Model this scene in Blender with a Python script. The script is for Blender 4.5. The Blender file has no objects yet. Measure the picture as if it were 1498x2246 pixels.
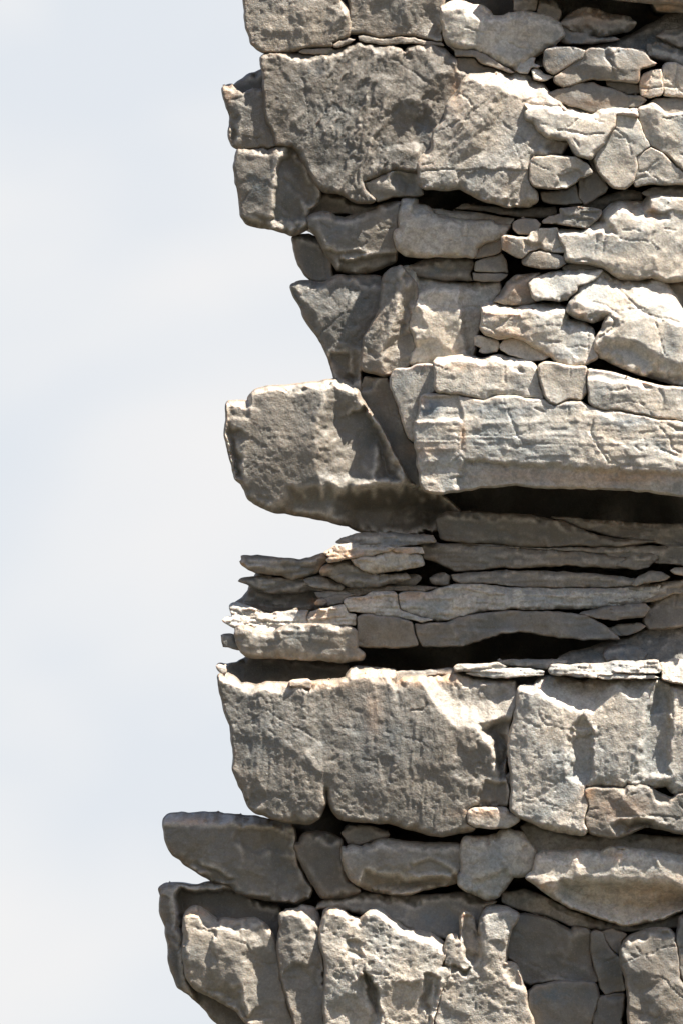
import bpy, math, random
import numpy as np
from mathutils import Vector
from mathutils.geometry import delaunay_2d_cdt

# ------------------------------------------------------------------ camera, sky, sun, exposure
S = 0.002                       # metres per cliff unit
DIST = 40.0
PITCH = math.radians(8.0)
SUN_EL = math.radians(62.0)
SUN_AZ = math.radians(60.0)   # measured from -Y (towards the viewer) towards +X (right)
scene = bpy.context.scene
COL = scene.collection
F = Vector((0, math.cos(PITCH), math.sin(PITCH)))
U = Vector((0, -math.sin(PITCH), math.cos(PITCH)))
X = Vector((1, 0, 0))
CAM = Vector((0, -DIST * math.cos(PITCH), 1.6))
P0 = CAM + F * DIST

cam = bpy.data.cameras.new("camera")
camo = bpy.data.objects.new("camera", cam)
COL.objects.link(camo)
camo.location = CAM
camo.rotation_euler = (math.pi / 2 + PITCH, 0, 0)
cam.sensor_fit = 'VERTICAL'
cam.sensor_height = 36.0
cam.lens = 36.0 * DIST / (2246 * S)
cam.clip_start = 0.5
cam.clip_end = 6000
scene.camera = camo

L = Vector((math.cos(SUN_EL) * math.sin(SUN_AZ), -math.cos(SUN_EL) * math.cos(SUN_AZ), math.sin(SUN_EL)))
sun = bpy.data.lights.new("sun", 'SUN')
sun.energy = 5.0
sun.angle = math.radians(0.53)
sun.color = (1.0, 0.95, 0.87)
suno = bpy.data.objects.new("sun", sun)
COL.objects.link(suno)
suno.rotation_euler = L.to_track_quat('Z', 'Y').to_euler()

world = bpy.data.worlds.new("World")
scene.world = world
world.use_nodes = True
nt = world.node_tree
nt.nodes.clear()
N = nt.nodes.new
lk = nt.links.new
out = N('ShaderNodeOutputWorld')
bg = N('ShaderNodeBackground')
sky = N('ShaderNodeTexSky')
sky.sky_type = 'NISHITA'
sky.sun_disc = False
sky.sun_elevation = SUN_EL
sky.sun_rotation = math.pi - SUN_AZ
bg.inputs['Strength'].default_value = 0.06
tc = N('ShaderNodeTexCoord')
mp = N('ShaderNodeMapping')
mp.inputs['Rotation'].default_value = (0, math.radians(28), 0)
mp.inputs['Location'].default_value = (0.2, 1.3, 1.4)
mp.inputs['Scale'].default_value = (21, 21, 32)
n1 = N('ShaderNodeTexNoise')
n1.inputs['Scale'].default_value = 1.0
n1.inputs['Detail'].default_value = 2.5
n1.inputs['Roughness'].default_value = 0.42
n1.inputs['Distortion'].default_value = 0.3
cr = N('ShaderNodeValToRGB')
cr.color_ramp.elements[0].position = 0.36
cr.color_ramp.elements[0].color = (0.765, 0.803, 0.853, 1)
cr.color_ramp.elements[1].position = 0.66
cr.color_ramp.elements[1].color = (0.91, 0.893, 0.885, 1)
e = cr.color_ramp.elements.new(0.5)
e.color = (0.835, 0.85, 0.872, 1)
k10 = N('ShaderNodeVectorMath'); k10.operation = 'SCALE'; k10.inputs['Scale'].default_value = 4.5
mx = N('ShaderNodeMixRGB')
mx.inputs['Fac'].default_value = 0.93
lk(tc.outputs['Generated'], mp.inputs['Vector'])
lk(mp.outputs['Vector'], n1.inputs['Vector'])
lk(n1.outputs['Fac'], cr.inputs['Fac'])
lk(cr.outputs['Color'], k10.inputs[0])
sx = N('ShaderNodeSeparateXYZ'); lk(tc.outputs['Generated'], sx.inputs[0])
mr = N('ShaderNodeMapRange'); mr.interpolation_type = 'SMOOTHSTEP'
mr.inputs['From Min'].default_value = 0.21; mr.inputs['From Max'].default_value = 0.42
mr.inputs['To Min'].default_value = 0.985; mr.inputs['To Max'].default_value = 0.10
lk(sx.outputs['Z'], mr.inputs['Value']); lk(mr.outputs['Result'], mx.inputs['Fac'])
lk(sky.outputs['Color'], mx.inputs['Color1'])
lk(k10.outputs['Vector'], mx.inputs['Color2'])
lk(mx.outputs['Color'], bg.inputs['Color'])
lk(bg.outputs['Background'], out.inputs['Surface'])

scene.view_settings.view_transform = 'Standard'
scene.view_settings.look = 'None'
scene.view_settings.exposure = 1.9
scene.view_settings.gamma = 1.0
scene.view_settings.use_curve_mapping = False

# ------------------------------------------------------------------ materials
def rock_material(name, base=1.0, tex=1.0, sand=False, tint=(1.0, 0.968, 0.928, 1)):
    m = bpy.data.materials.new(name)
    m.use_nodes = True
    t = m.node_tree
    t.nodes.clear()
    n = t.nodes.new
    k = t.links.new
    o = n('ShaderNodeOutputMaterial')
    p = n('ShaderNodeBsdfPrincipled')
    k(p.outputs[0], o.inputs[0])
    g = n('ShaderNodeNewGeometry')
    def noise(scale, det, rough, src=g.outputs['Position'], dist=0.0):
        q = n('ShaderNodeTexNoise')
        q.inputs['Scale'].default_value = scale
        q.inputs['Detail'].default_value = det
        q.inputs['Roughness'].default_value = rough
        q.inputs['Distortion'].default_value = dist
        k(src, q.inputs['Vector'])
        return q.outputs['Fac']
    def ramp(f, a, b, ca=(0, 0, 0, 1), cb=(1, 1, 1, 1)):
        r = n('ShaderNodeValToRGB')
        r.color_ramp.elements[0].position = a
        r.color_ramp.elements[0].color = ca
        r.color_ramp.elements[1].position = b
        r.color_ramp.elements[1].color = cb
        k(f, r.inputs['Fac'])
        return r.outputs['Color']
    def mix(f, a, b, mode='MIX'):
        x = n('ShaderNodeMixRGB')
        x.blend_type = mode
        for s, v in (('Fac', f), ('Color1', a), ('Color2', b)):
            if isinstance(v, (int, float)): x.inputs[s].default_value = v
            elif isinstance(v, tuple): x.inputs[s].default_value = v
            else: k(v, x.inputs[s])
        return x.outputs['Color']
    def mul(a, v):
        x = n('ShaderNodeMath'); x.operation = 'MULTIPLY'
        k(a, x.inputs[0])
        if isinstance(v, (int, float)): x.inputs[1].default_value = v
        else: k(v, x.inputs[1])
        return x.outputs[0]
    def attr(a):
        x = n('ShaderNodeAttribute'); x.attribute_name = a
        return x.outputs['Fac']
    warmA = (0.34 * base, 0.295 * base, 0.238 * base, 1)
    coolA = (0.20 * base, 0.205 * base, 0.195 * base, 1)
    if sand:
        warmA = (0.30, 0.26, 0.21, 1); coolA = (0.18, 0.18, 0.17, 1)
    # broad cloudy veins of cooler and warmer marble
    c = mix(ramp(noise(3.3, 4, 0.55, dist=0.6), 0.40, 0.62), warmA, coolA)
    # pale milky zones
    c = mix(mul(ramp(noise(9.0, 3, 0.5), 0.50, 0.70), 0.45), c, (0.45 * base, 0.415 * base, 0.36 * base, 1))
    # bluish lichen-like stains placed on the rocks, tan iron stains with painted peach rim glow
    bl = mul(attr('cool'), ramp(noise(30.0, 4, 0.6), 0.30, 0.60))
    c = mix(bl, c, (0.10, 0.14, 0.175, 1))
    c = mix(attr('edge'), c, (0.58, 0.54, 0.48, 1))  # lit look of edges and upper faces, painted pale
    wm = mul(attr('warm'), ramp(noise(22.0, 4, 0.6), 0.15, 0.52))
    c = mix(wm, c, (0.52, 0.32, 0.185, 1))
    c = mix(mul(ramp(noise(26.0, 5, 0.62, dist=0.8), 0.46, 0.60), 0.38 * tex), c, (0.135, 0.125, 0.11, 1))
    # crystalline mottling and dark specks
    c = mix(mul(ramp(noise(95.0, 5, 0.7), 0.35, 0.66), 0.42 * tex), c, (0.08, 0.075, 0.067, 1))
    c = mix(mul(ramp(noise(150.0, 3, 0.6), 0.56, 0.74), 0.22 * tex), c, (0.42, 0.38, 0.34, 1))
    oi = n('ShaderNodeObjectInfo')
    tone = ramp(oi.outputs['Random'], 0.0, 1.0, (0.89, 0.885, 0.88, 1), (1.12, 1.105, 1.08, 1))
    c = mix(1.0, c, tone, 'MULTIPLY')
    c = mix(1.0, c, tint, 'MULTIPLY')
    k(c, p.inputs['Base Color'])
    p.inputs['Roughness'].default_value = 0.5
    p.inputs['Specular IOR Level'].default_value = 0.35
    if not sand:
        p.inputs['Subsurface Weight'].default_value = 0.3
        p.inputs['Subsurface Radius'].default_value = (1.0, 0.42, 0.18)
        p.inputs['Subsurface Scale'].default_value = 0.026
    b1 = n('ShaderNodeBump'); b1.inputs['Distance'].default_value = 0.0052 * tex; b1.inputs['Strength'].default_value = 0.8
    b2 = n('ShaderNodeBump'); b2.inputs['Distance'].default_value = 0.0038 * tex; b2.inputs['Strength'].default_value = 0.8
    h1 = noise(42.0, 6, 0.66)
    rg = attr('rough')
    k(mul(h1, rg), b1.inputs['Height'])
    k(mul(noise(130.0, 4, 0.6), rg), b2.inputs['Height'])
    k(b1.outputs[0], b2.inputs['Normal'])
    k(b2.outputs[0], p.inputs['Normal'])
    return m

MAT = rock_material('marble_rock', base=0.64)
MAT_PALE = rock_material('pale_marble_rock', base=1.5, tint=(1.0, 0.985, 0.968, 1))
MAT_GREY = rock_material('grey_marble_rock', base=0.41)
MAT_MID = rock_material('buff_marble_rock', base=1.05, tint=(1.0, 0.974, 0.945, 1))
MAT_GAP_SHADE = rock_material('gap_shade_rock', base=0.4)  # darker rock colour, paints deep shade into the gaps
MAT_SAND = rock_material('rock_debris', tex=1.3, sand=True)

def ground_material():
    m = bpy.data.materials.new('dry_ground')
    m.use_nodes = True
    t = m.node_tree
    p = t.nodes['Principled BSDF']
    q = t.nodes.new('ShaderNodeTexNoise'); q.inputs['Scale'].default_value = 0.6; q.inputs['Detail'].default_value = 8
    r = t.nodes.new('ShaderNodeValToRGB')
    r.color_ramp.elements[0].color = (0.025, 0.028, 0.018, 1)
    r.color_ramp.elements[1].color = (0.06, 0.052, 0.038, 1)
    g = t.nodes.new('ShaderNodeNewGeometry')
    t.links.new(g.outputs['Position'], q.inputs['Vector'])
    t.links.new(q.outputs['Fac'], r.inputs['Fac'])
    t.links.new(r.outputs['Color'], p.inputs['Base Color'])
    p.inputs['Roughness'].default_value = 0.95
    return m

# ------------------------------------------------------------------ noise
rng = np.random.RandomState(7)
LAT = rng.rand(256, 256) * 2 - 1
def vnoise(x, y):
    xi = np.floor(x).astype(int); yi = np.floor(y).astype(int)
    fx = x - xi; fy = y - yi
    fx = fx * fx * fx * (fx * (fx * 6 - 15) + 10); fy = fy * fy * fy * (fy * (fy * 6 - 15) + 10)
    a = LAT[xi % 256, yi % 256]; b = LAT[(xi + 1) % 256, yi % 256]
    c = LAT[xi % 256, (yi + 1) % 256]; d = LAT[(xi + 1) % 256, (yi + 1) % 256]
    return (a * (1 - fx) + b * fx) * (1 - fy) + (c * (1 - fx) + d * fx) * fy
def fbm(x, y, oct=4, g=0.5):
    r = 0; a = 1.0
    for i in range(oct):
        r = r + a * vnoise(x + 17.3 * i, y + 31.7 * i)
        x = x * 2.03 + y * 0.11; y = y * 1.97 - x * 0.07; a *= g
    return r
def vlin(x, y):
    xi = np.floor(x).astype(int); yi = np.floor(y).astype(int)
    fx = x - xi; fy = y - yi
    a = LAT[xi % 256, yi % 256]; b = LAT[(xi + 1) % 256, yi % 256]
    c = LAT[xi % 256, (yi + 1) % 256]; d = LAT[(xi + 1) % 256, (yi + 1) % 256]
    return (a * (1 - fx) + b * fx) * (1 - fy) + (c * (1 - fx) + d * fx) * fy
LAT2 = rng.rand(256, 256, 5)
def chips(x, y, cell, so=0.0, soft=0.14):
    """fractured relief: tilted flat cells that meet in small steps; also the distance to the cell borders"""
    x = x / cell + so; y = y / cell + so * 0.7
    xi = np.floor(x).astype(int); yi = np.floor(y).astype(int)
    f1 = np.full(x.shape, 9.0); f2 = np.full(x.shape, 9.0)
    h1 = np.zeros(x.shape); h2 = np.zeros(x.shape)
    for i in (-1, 0, 1):
        for j in (-1, 0, 1):
            r = LAT2[(xi + i) % 256, (yi + j) % 256]
            dx = x - (xi + i + r[:, 0]); dy = y - (yi + j + r[:, 1])
            d = np.sqrt(dx * dx + dy * dy)
            h = (r[:, 2] - .5) * 1.2 + (r[:, 3] - .5) * 1.9 * dx + (r[:, 4] - .5) * 1.9 * dy
            m = d < f1
            f2 = np.where(m, f1, np.minimum(f2, d)); h2 = np.where(m, h1, np.where(d <= f2, h, h2))
            f1 = np.where(m, d, f1); h1 = np.where(m, h, h1)
    t = np.clip((f2 - f1) / soft, 0, 1)
    return h1 * (0.5 + 0.5 * t) + h2 * (0.5 - 0.5 * t), (f2 - f1) * cell
def ridged(x, y, oct=3):
    r = 0; a = 1.0
    for i in range(oct):
        r = r + a * (1 - 2 * np.abs(vnoise(x + 9.1 * i, y + 5.7 * i)))
        x = x * 2.1; y = y * 2.1; a *= 0.5
    return r

# ------------------------------------------------------------------ geometry helpers
def xy(flat):
    return np.array(flat, float).reshape(-1, 2)
def resample(P, h, closed=True):
    Q = []
    n = len(P)
    for i in range(n if closed else n - 1):
        a = P[i]; b = P[(i + 1) % n]
        m = max(1, int(round(np.hypot(*(b - a)) / h)))
        for j in range(m):
            Q.append(a + (b - a) * j / m)
    if not closed: Q.append(P[-1])
    return np.array(Q)
def wiggle(Q, amp):
    x, y = Q[:, 0], Q[:, 1]
    u = x * .8 + y * .6; v = y * .8 - x * .6
    ox = amp * (vlin(u / 21, v / 21) * 1.3 + .8 * vlin(u / 9 + 3, v / 9) + 0.45 * vlin(x / 4 + 50, y / 4))
    oy = amp * (vlin(u / 21 + 90, v / 21 + 40) * 1.3 + .8 * vlin(u / 9, v / 9 + 8) + 0.45 * vlin(x / 4, y / 4 + 70))
    return Q + np.stack([ox, oy], 1)
def inside(P, Q):
    x, y = Q[:, 0], Q[:, 1]
    r = np.zeros(len(Q), bool)
    n = len(P)
    for i in range(n):
        x0, y0 = P[i]; x1, y1 = P[(i + 1) % n]
        if y0 == y1: continue
        c = ((y0 > y) != (y1 > y)) & (x < (x1 - x0) * (y - y0) / (y1 - y0) + x0)
        r ^= c
    return r
def segdist(P, Q, closed):
    """distance from points Q to the polyline P, and the vector to the nearest point"""
    best = np.full(len(Q), 1e9); bx = np.zeros(len(Q)); by = np.zeros(len(Q))
    n = len(P)
    for i in range(n if closed else n - 1):
        a = P[i]; b = P[(i + 1) % n]
        ab = b - a; l2 = max(ab @ ab, 1e-9)
        t = np.clip(((Q[:, 0] - a[0]) * ab[0] + (Q[:, 1] - a[1]) * ab[1]) / l2, 0, 1)
        dx = a[0] + t * ab[0] - Q[:, 0]; dy = a[1] + t * ab[1] - Q[:, 1]
        d = dx * dx + dy * dy
        m = d < best
        best[m] = d[m]; bx[m] = dx[m]; by[m] = dy[m]
    return np.sqrt(best), bx, by

def to_world(x, y, d):
    """cliff frame (right, down, towards the viewer) to metres; the beds dip 8 degrees towards the viewer"""
    wx = P0.x + (x - 749) * S
    up = (1123 - y) * S
    wy = P0.y + up * U.y - d * S * F.y
    wz = P0.z + up * U.z - d * S * F.z
    return np.stack([wx, wy, wz], 1)

WARM = []; COOL = []
COUNT = [0]
def tag(o, label=None, cat=None, kind=None):
    if label: o['label'] = label
    if cat: o['category'] = cat
    if kind: o['kind'] = kind

def rock(name, label, outline, d=0.0, ty=0.08, tx=0.0, b=7.0, ub=None, fa=3.0, fs=55.0, lines=(), cracks=(), tb=None, chip=1.0, rims=(), tight=False, lam=0.0, lamw=10.0,
         patches=(), stri=None, rough=1.0, thick=420.0, h=3.0, wig=1.6, lf=2.0, mat=None, cat='rock', kind=None,
         shrink=14.0, pits=0.0, layer=0.0, pts=()):
    COUNT[0] += 1
    lowr = rough <= .5
    rough = max(rough, .6)
    seed = COUNT[0]
    rs = np.random.RandomState(seed * 13 + 5)
    P = xy(outline)
    area = 0.5 * np.sum(P[:, 0] * np.roll(P[:, 1], -1) - np.roll(P[:, 0], -1) * P[:, 1])
    if area < 0: P = P[::-1]
    area = abs(area)
    cx, cy = P[:, 0].mean(), P[:, 1].mean()
    minw = area / max(np.ptp(P[:, 0]), np.ptp(P[:, 1]))
    b = min(b * 0.62, minw * 0.4)
    if ub is None: ub = b * 1.4
    if tb is None: tb = b * 3.0
    tb = min(tb, minw * 0.5)
    sb = b * 0.33
    if tight: sb = min(sb * 0.4, 1.0); ub = min(ub, 2.4); tb = min(tb, 2.4)
    ub = min(ub, minw * 0.6)
    # ---- coarse control surface: outline + facets
    lines = [[v * (1.35 if i % 3 == 2 else 1) for i, v in enumerate(l)] for l in lines]
    cv = [(p[0], p[1], 0.0) for p in P]
    ce = [(i, (i + 1) % len(P)) for i in range(len(P))]
    for ln in lines:
        a = np.array(ln, float).reshape(-1, 3)
        i0 = len(cv)
        cv += [tuple(q) for q in a]
        ce += [(i0 + i, i0 + i + 1) for i in range(len(a) - 1)]
    a = np.array(pts, float).reshape(-1, 3)
    cv += [tuple(q) for q in a]
    fixed = np.array(cv)[:, :2]
    x0, y0 = P.min(0); x1, y1 = P.max(0)
    if fa > 0:
        gx, gy = np.meshgrid(np.arange(x0 + fs * .3, x1, fs), np.arange(y0 + fs * .3, y1, fs * 0.8))
        G = np.stack([gx.ravel(), gy.ravel()], 1) + rs.uniform(-.38, .38, (gx.size, 2)) * fs
        if len(G):
            G = G[inside(P, G)]
        if len(G):
            dd = np.min(np.hypot(G[:, None, 0] - fixed[None, :, 0], G[:, None, 1] - fixed[None, :, 1]), 1)
            G = G[dd > fs * 0.33]
        if lines and len(G):   # facets stay off the drawn ridges
            for ln in lines:
                q = np.array(ln, float).reshape(-1, 3)[:, :2]
                if len(G): G = G[segdist(q, G, False)[0] > fs * 0.3]
        base = len(cv)
        cv0 = np.array(cv)
        vv, _, tt, *_r = delaunay_2d_cdt([Vector(v[:2]) for v in cv0], ce, [], 0, 1e-4)
        zz = interp_setup(vv, cv0)
        if len(G):
            oz = interp(vv, zz, tt, G)
            cv += [(g[0], g[1], z + rs.uniform(-fa, fa)) for g, z in zip(G, oz)]
    cv = np.array(cv)
    vv, _, tt, *_r = delaunay_2d_cdt([Vector(v[:2]) for v in cv], ce, [], 0, 1e-4)
    zz = interp_setup(vv, cv)
    # ---- fine outline and interior points
    B = wiggle(resample(P, h), wig)
    gx, gy = np.meshgrid(np.arange(x0 - 4, x1 + 4, h), np.arange(y0 - 4, y1 + 4, h * .87))
    gx[1::2] += h / 2
    G = np.stack([gx.ravel(), gy.ravel()], 1) + rs.uniform(-.22, .22, (gx.size, 2)) * h
    G = G[inside(B, G)]
    if len(G):
        dist, _, _ = segdist(B, G, True)
        G = G[dist > h * 0.55]
    nb = len(B)
    A = np.vstack([B, G]) if len(G) else B
    V, _, T, ov, *_r = delaunay_2d_cdt([Vector(v) for v in A], [(i, (i + 1) % nb) for i in range(nb)], [], 1, 1e-5)
    V = np.array([(v.x, v.y) for v in V])
    T = [t for t in T if len(t) == 3]
    # keep the triangles within the outline only
    cen = V[np.array(T)].mean(1)
    keep = inside(B, cen)
    T = [t for t, kf in zip(T, keep) if kf]
    used = np.zeros(len(V), bool); used[np.array(T).ravel()] = True
    mp_ = -np.ones(len(V), int); mp_[used] = np.arange(used.sum())
    V = V[used]; T = mp_[np.array(T)][:, ::-1]
    x, y = V[:, 0], V[:, 1]
    so = seed * 3.7
    # ---- depth
    wx = x + 3.5 * fbm(x / 16 + so, y / 16, 3); wy = y + 3.5 * fbm(x / 16, y / 16 + so, 3)
    z = interp(vv, zz, tt, np.stack([wx, wy], 1))
    z = z + d + (36 if cy > 1440 else 0) + 0.045 * (cy - 1123) + ty * (y - cy) + tx * (x - cx)
    if lowr: lf = lf * 3.0
    z = z + lf * fbm(x / 75 + so, y / 75 + 3, 2, 0.4)
    if chip:
        qx = x + 2.5 * vnoise(x / 9 + so, y / 9); qy = y + 2.5 * vnoise(x / 9, y / 9 + so)
        ca_, sa_ = (math.cos(math.radians(stri[0])), math.sin(math.radians(stri[0]))) if stri else (0.94, 0.34)
        qu = qx * ca_ + qy * sa_; qv = qy * ca_ - qx * sa_
        c1, e1 = chips(qu / 1.6, qv, 46, so)
        c2, e2 = chips(qu / 1.4, qv, 17, so + 3)
        c3, e3 = chips(qu / 1.5, qv, 105, so + 7, 0.05)
        msk = np.clip(0.6 + 0.9 * vnoise(x / 60 + so, y / 60), 0.05, 1.3)
        z = z + chip * (1.9 * c1 * np.clip(rough + .15, .4, 1) + 0.9 * rough * c2 * msk)
        hair = np.exp(-(e3 / 1.6) ** 2) * np.clip(vnoise(x / 45 + so, y / 45) * 3, 0, 1)
        z = z - 3.0 * hair * chip
    z = z + 0.6 * rough * fbm(x / 13 + so, y / 13, 2)
    if stri is not None:
        an, am, wl = stri
        ca, sa = math.cos(math.radians(an)), math.sin(math.radians(an))
        u = x * ca + y * sa; v = -x * sa + y * ca
        msk = np.clip(0.55 + 0.8 * vnoise(x / 70 + so, y / 70), 0.1, 1.2)
        z = z + am * msk * 0.7 * ridged((u + 14 * vnoise(x / 22, y / 22 + so)) / (wl * 6.0) + so, (v + 5 * vnoise(x / 25 + so, y / 25)) / wl, 3)
    if lam:
        ph = (y + 7 * vnoise(x / 85 + so, y / 50) + 1.5 * vlin(x / 8, y / 8 + so)) / lamw
        idx = np.floor(ph).astype(int); fr = ph - idx
        cellx = np.floor(x / 38 + LAT[idx % 256, (seed * 7) % 256] * 9).astype(int)
        a = np.clip(0.35 + LAT[idx % 256, cellx % 256], 0, 1.2)
        z = z + lam * a * (np.where(fr < .85, fr / .85, (1 - fr) / .15) - .5) + lam * .5 * LAT[(idx + 9) % 256, cellx % 256]
    if layer:
        yy = y + 5 * vnoise(x / 90 + so, y / 60)
        z = z + layer * msk_layer(yy, x, so)
    if pits:
        q = vnoise(x / 9 + so, y / 9) * 0.6 + vnoise(x / 5 + so, y / 5 + 9) * 0.5
        z = z - pits * np.clip(q - 0.25, 0, 1) * 4 * np.clip(0.6 + vnoise(x / 50, y / 50 + so), 0, 1)
    for poly, off, ew in patches:
        q = xy(poly)
        q2 = wiggle(resample(q, 6), wig * 3.0)
        dd, _, _ = segdist(q2, V, True)
        s = np.where(inside(q2, V), dd, -dd)
        t = np.clip(s / ew + 0.5, 0, 1)
        z = z + off * t * t * (3 - 2 * t)
    rim_light = np.zeros(len(V))
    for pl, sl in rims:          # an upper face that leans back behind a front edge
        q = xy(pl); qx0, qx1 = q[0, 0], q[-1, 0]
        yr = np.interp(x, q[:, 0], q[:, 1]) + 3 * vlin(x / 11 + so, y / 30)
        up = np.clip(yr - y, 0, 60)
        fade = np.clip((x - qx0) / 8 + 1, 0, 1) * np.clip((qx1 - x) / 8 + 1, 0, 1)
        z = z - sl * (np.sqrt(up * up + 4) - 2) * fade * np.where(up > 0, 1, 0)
        rim_light = np.maximum(rim_light, 0.5 * np.clip((up + 1) / 5, 0, 1) * fade * np.clip(0.9 + .5 * vnoise(x / 20, y / 20 + so), 0, 1))  # upper faces painted paler, as if sunlit
    for pl, dep, wd in cracks:
        q = wiggle(resample(xy(pl), 5, False), wig * 1.3)
        dd, _, _ = segdist(q, V, False)
        w = wd * (0.75 + 0.5 * vnoise(x / 12 + so, y / 12))
        z = z - dep * np.exp(-(dd / np.maximum(w, .5)) ** 2)
    # rounded arrises, broader beneath
    Bc = resample(P, 8)
    Bc = B[::2] if len(B) > 40 else B
    s, nx, ny = segdist(Bc, V, True)
    Pc = resample(P, 14)
    for _ in range(3): Pc = (np.roll(Pc, 1, 0) + 2 * Pc + np.roll(Pc, -1, 0)) / 4
    tng = np.roll(Pc, -1, 0) - np.roll(Pc, 1, 0)
    on = np.stack([tng[:, 1], -tng[:, 0]], 1); on /= np.maximum(np.hypot(on[:, 0], on[:, 1])[:, None], 1e-6)
    D2 = (x[:, None] - Pc[None, :, 0]) ** 2 + (y[:, None] - Pc[None, :, 1]) ** 2
    wgt = 1 / (D2 + 30) ** 2.5
    nyy = (wgt * on[None, :, 1]).sum(1) / wgt.sum(1)
    ndn = np.clip(nyy, 0, 1)
    mod = np.clip(1.0 + 0.75 * fbm(x / 26 + so, y / 26, 2) + .35 * vlin(x / 6 + so, y / 6), 0.2, 2.4)
    nup = np.clip(-nyy, 0, 1) ** 1.2
    be = (sb + (ub - sb) * ndn) * mod
    s0 = s; s = s + 1.4
    q = np.clip(1 - s / be, 0, 1)
    drop = be * (1 - np.sqrt(np.clip(1 - q * q, 0, 1))) * 0.95
    z = z - drop
    te = tb * mod * nup + 0.01
    z = z - 1.0 * te * np.clip(1 - s / np.maximum(te, 1.5), 0, 1) ** 1.2
    s = s0
    warm = np.zeros(len(V)); cool = np.zeros(len(V))
    for (sx, sy, rx, ry, st) in WARM:
        warm += st * np.exp(-((x - sx) / rx) ** 2 - ((y - sy) / ry) ** 2)
    for (sx, sy, rx, ry, st) in COOL:
        cool += st * np.exp(-((x - sx) / rx) ** 2 - ((y - sy) / ry) ** 2)
    warm += 0.22 * np.exp(-s / 7) * np.clip(0.3 + fbm(x / 30 + so, y / 30, 2), 0, 1)  # translucent glow of the rims painted as a warm tint
    # pale arrises: glow of lit edges painted on convex places of the front
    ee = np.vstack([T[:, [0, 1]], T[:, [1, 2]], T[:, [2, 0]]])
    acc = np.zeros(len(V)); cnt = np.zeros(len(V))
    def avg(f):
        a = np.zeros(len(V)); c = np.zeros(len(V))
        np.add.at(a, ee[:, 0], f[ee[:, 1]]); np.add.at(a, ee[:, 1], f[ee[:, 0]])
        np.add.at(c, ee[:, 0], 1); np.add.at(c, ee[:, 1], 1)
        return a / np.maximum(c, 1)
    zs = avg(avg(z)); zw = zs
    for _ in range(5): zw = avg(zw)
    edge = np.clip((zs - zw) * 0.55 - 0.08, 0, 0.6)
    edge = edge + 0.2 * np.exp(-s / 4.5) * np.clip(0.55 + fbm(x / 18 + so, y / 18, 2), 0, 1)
    edge = np.clip(avg(np.maximum(edge, rim_light)), 0, 0.7)
    # ---- sides going back into the hill
    # boundary loop in order
    ed = {}
    for t in T:
        for i in range(3):
            a_, b_ = int(t[i]), int(t[(i + 1) % 3])
            ed[(a_, b_)] = 1
    nxt = {}
    for (a_, b_) in ed:
        if (b_, a_) not in ed: nxt.setdefault(a_, b_)
    if not nxt: return None
    loops = []; left = dict(nxt)
    while left:
        st = next(iter(left)); lp = [st]; c = left.pop(st)
        while c in left and c != st:
            lp.append(c); c = left.pop(c)
        loops.append(lp)
    loop = max(loops, key=len)
    LP = V[loop]; lz = z[loop]
    m = len(loop)
    tan = np.roll(LP, -1, 0) - np.roll(LP, 1, 0)
    nrm = np.stack([-tan[:, 1], tan[:, 0]], 1)
    nrm /= np.maximum(np.hypot(nrm[:, 0], nrm[:, 1])[:, None], 1e-6)
    # orientation: make nrm point inwards
    ar = 0.5 * np.sum(LP[:, 0] * np.roll(LP[:, 1], -1) - np.roll(LP[:, 0], -1) * LP[:, 1])
    if ar < 0: nrm = -nrm
    allv = [np.stack([x, y, z], 1)]
    faces = [tuple(int(i) for i in t) for t in T]
    prev = list(loop); base = len(V)
    sh = min(shrink, minw * 0.16)
    rings = [(4, -0.04), (11, -0.28), (28, -0.12), (60, 0.45), (150, 0.8), (thick, 1.0)]
    if thick > 1000: rings = rings[:4] + [(q, 1.0) for q in range(100, int(thick) + 1, 50)]
    for dep, ins in rings:
        if dep > thick: continue
        kk = ins * sh
        for _ in range(1):
            pos = LP + nrm * kk
        # smooth the ring so it does not fold
        for _ in range(int(1 + abs(ins) * 6)):
            pos = (np.roll(pos, 1, 0) + 2 * pos + np.roll(pos, -1, 0)) / 4
        if thick > 1000:      # rough, bedded flank of the bedrock
            wv = 26 * vlin(pos[:, 1] / 34 + pos[:, 0] / 300, np.full(len(pos), dep / 160.0)) + 22 * fbm(pos[:, 1] / 110 + pos[:, 0] / 200, np.full(len(pos), dep / 120.0), 3)
            pos = pos + nrm * (wv + 26)[:, None]
        jz = 3.0 * fbm(pos[:, 0] / 25 + dep, pos[:, 1] / 25, 3) if dep < thick else 0
        ii = max(ins, 0); rz = lz * (1 - ii) + lz.min() * ii - dep + jz
        allv.append(np.stack([pos[:, 0], pos[:, 1], rz], 1))
        cur = list(range(base, base + m)); base += m
        for i in range(m):
            j = (i + 1) % m
            faces.append((prev[j], prev[i], cur[i], cur[j]))
        prev = cur
    faces.append(tuple(prev[::-1]))
    W = np.vstack(allv)
    Pw = to_world(W[:, 0], W[:, 1], W[:, 2])
    org = Vector(Pw.mean(0)); org.z = Pw[:, 2].min()
    Pw = Pw - np.array(org)
    me = bpy.data.meshes.new(name)
    me.from_pydata(Pw.tolist(), [], faces)
    me.polygons.foreach_set('use_smooth', [True] * len(me.polygons))
    n = len(W)
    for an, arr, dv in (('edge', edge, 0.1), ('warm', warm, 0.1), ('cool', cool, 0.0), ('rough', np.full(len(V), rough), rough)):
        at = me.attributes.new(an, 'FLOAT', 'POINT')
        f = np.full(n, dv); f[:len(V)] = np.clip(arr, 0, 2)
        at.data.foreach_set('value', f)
    me.materials.append(mat or MAT)
    me.update()
    o = bpy.data.objects.new(name, me)
    o.location = org
    COL.objects.link(o)
    if kind: tag(o, label, None if kind == 'structure' else cat, kind)
    else: tag(o, label, cat)
    return o

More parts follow.
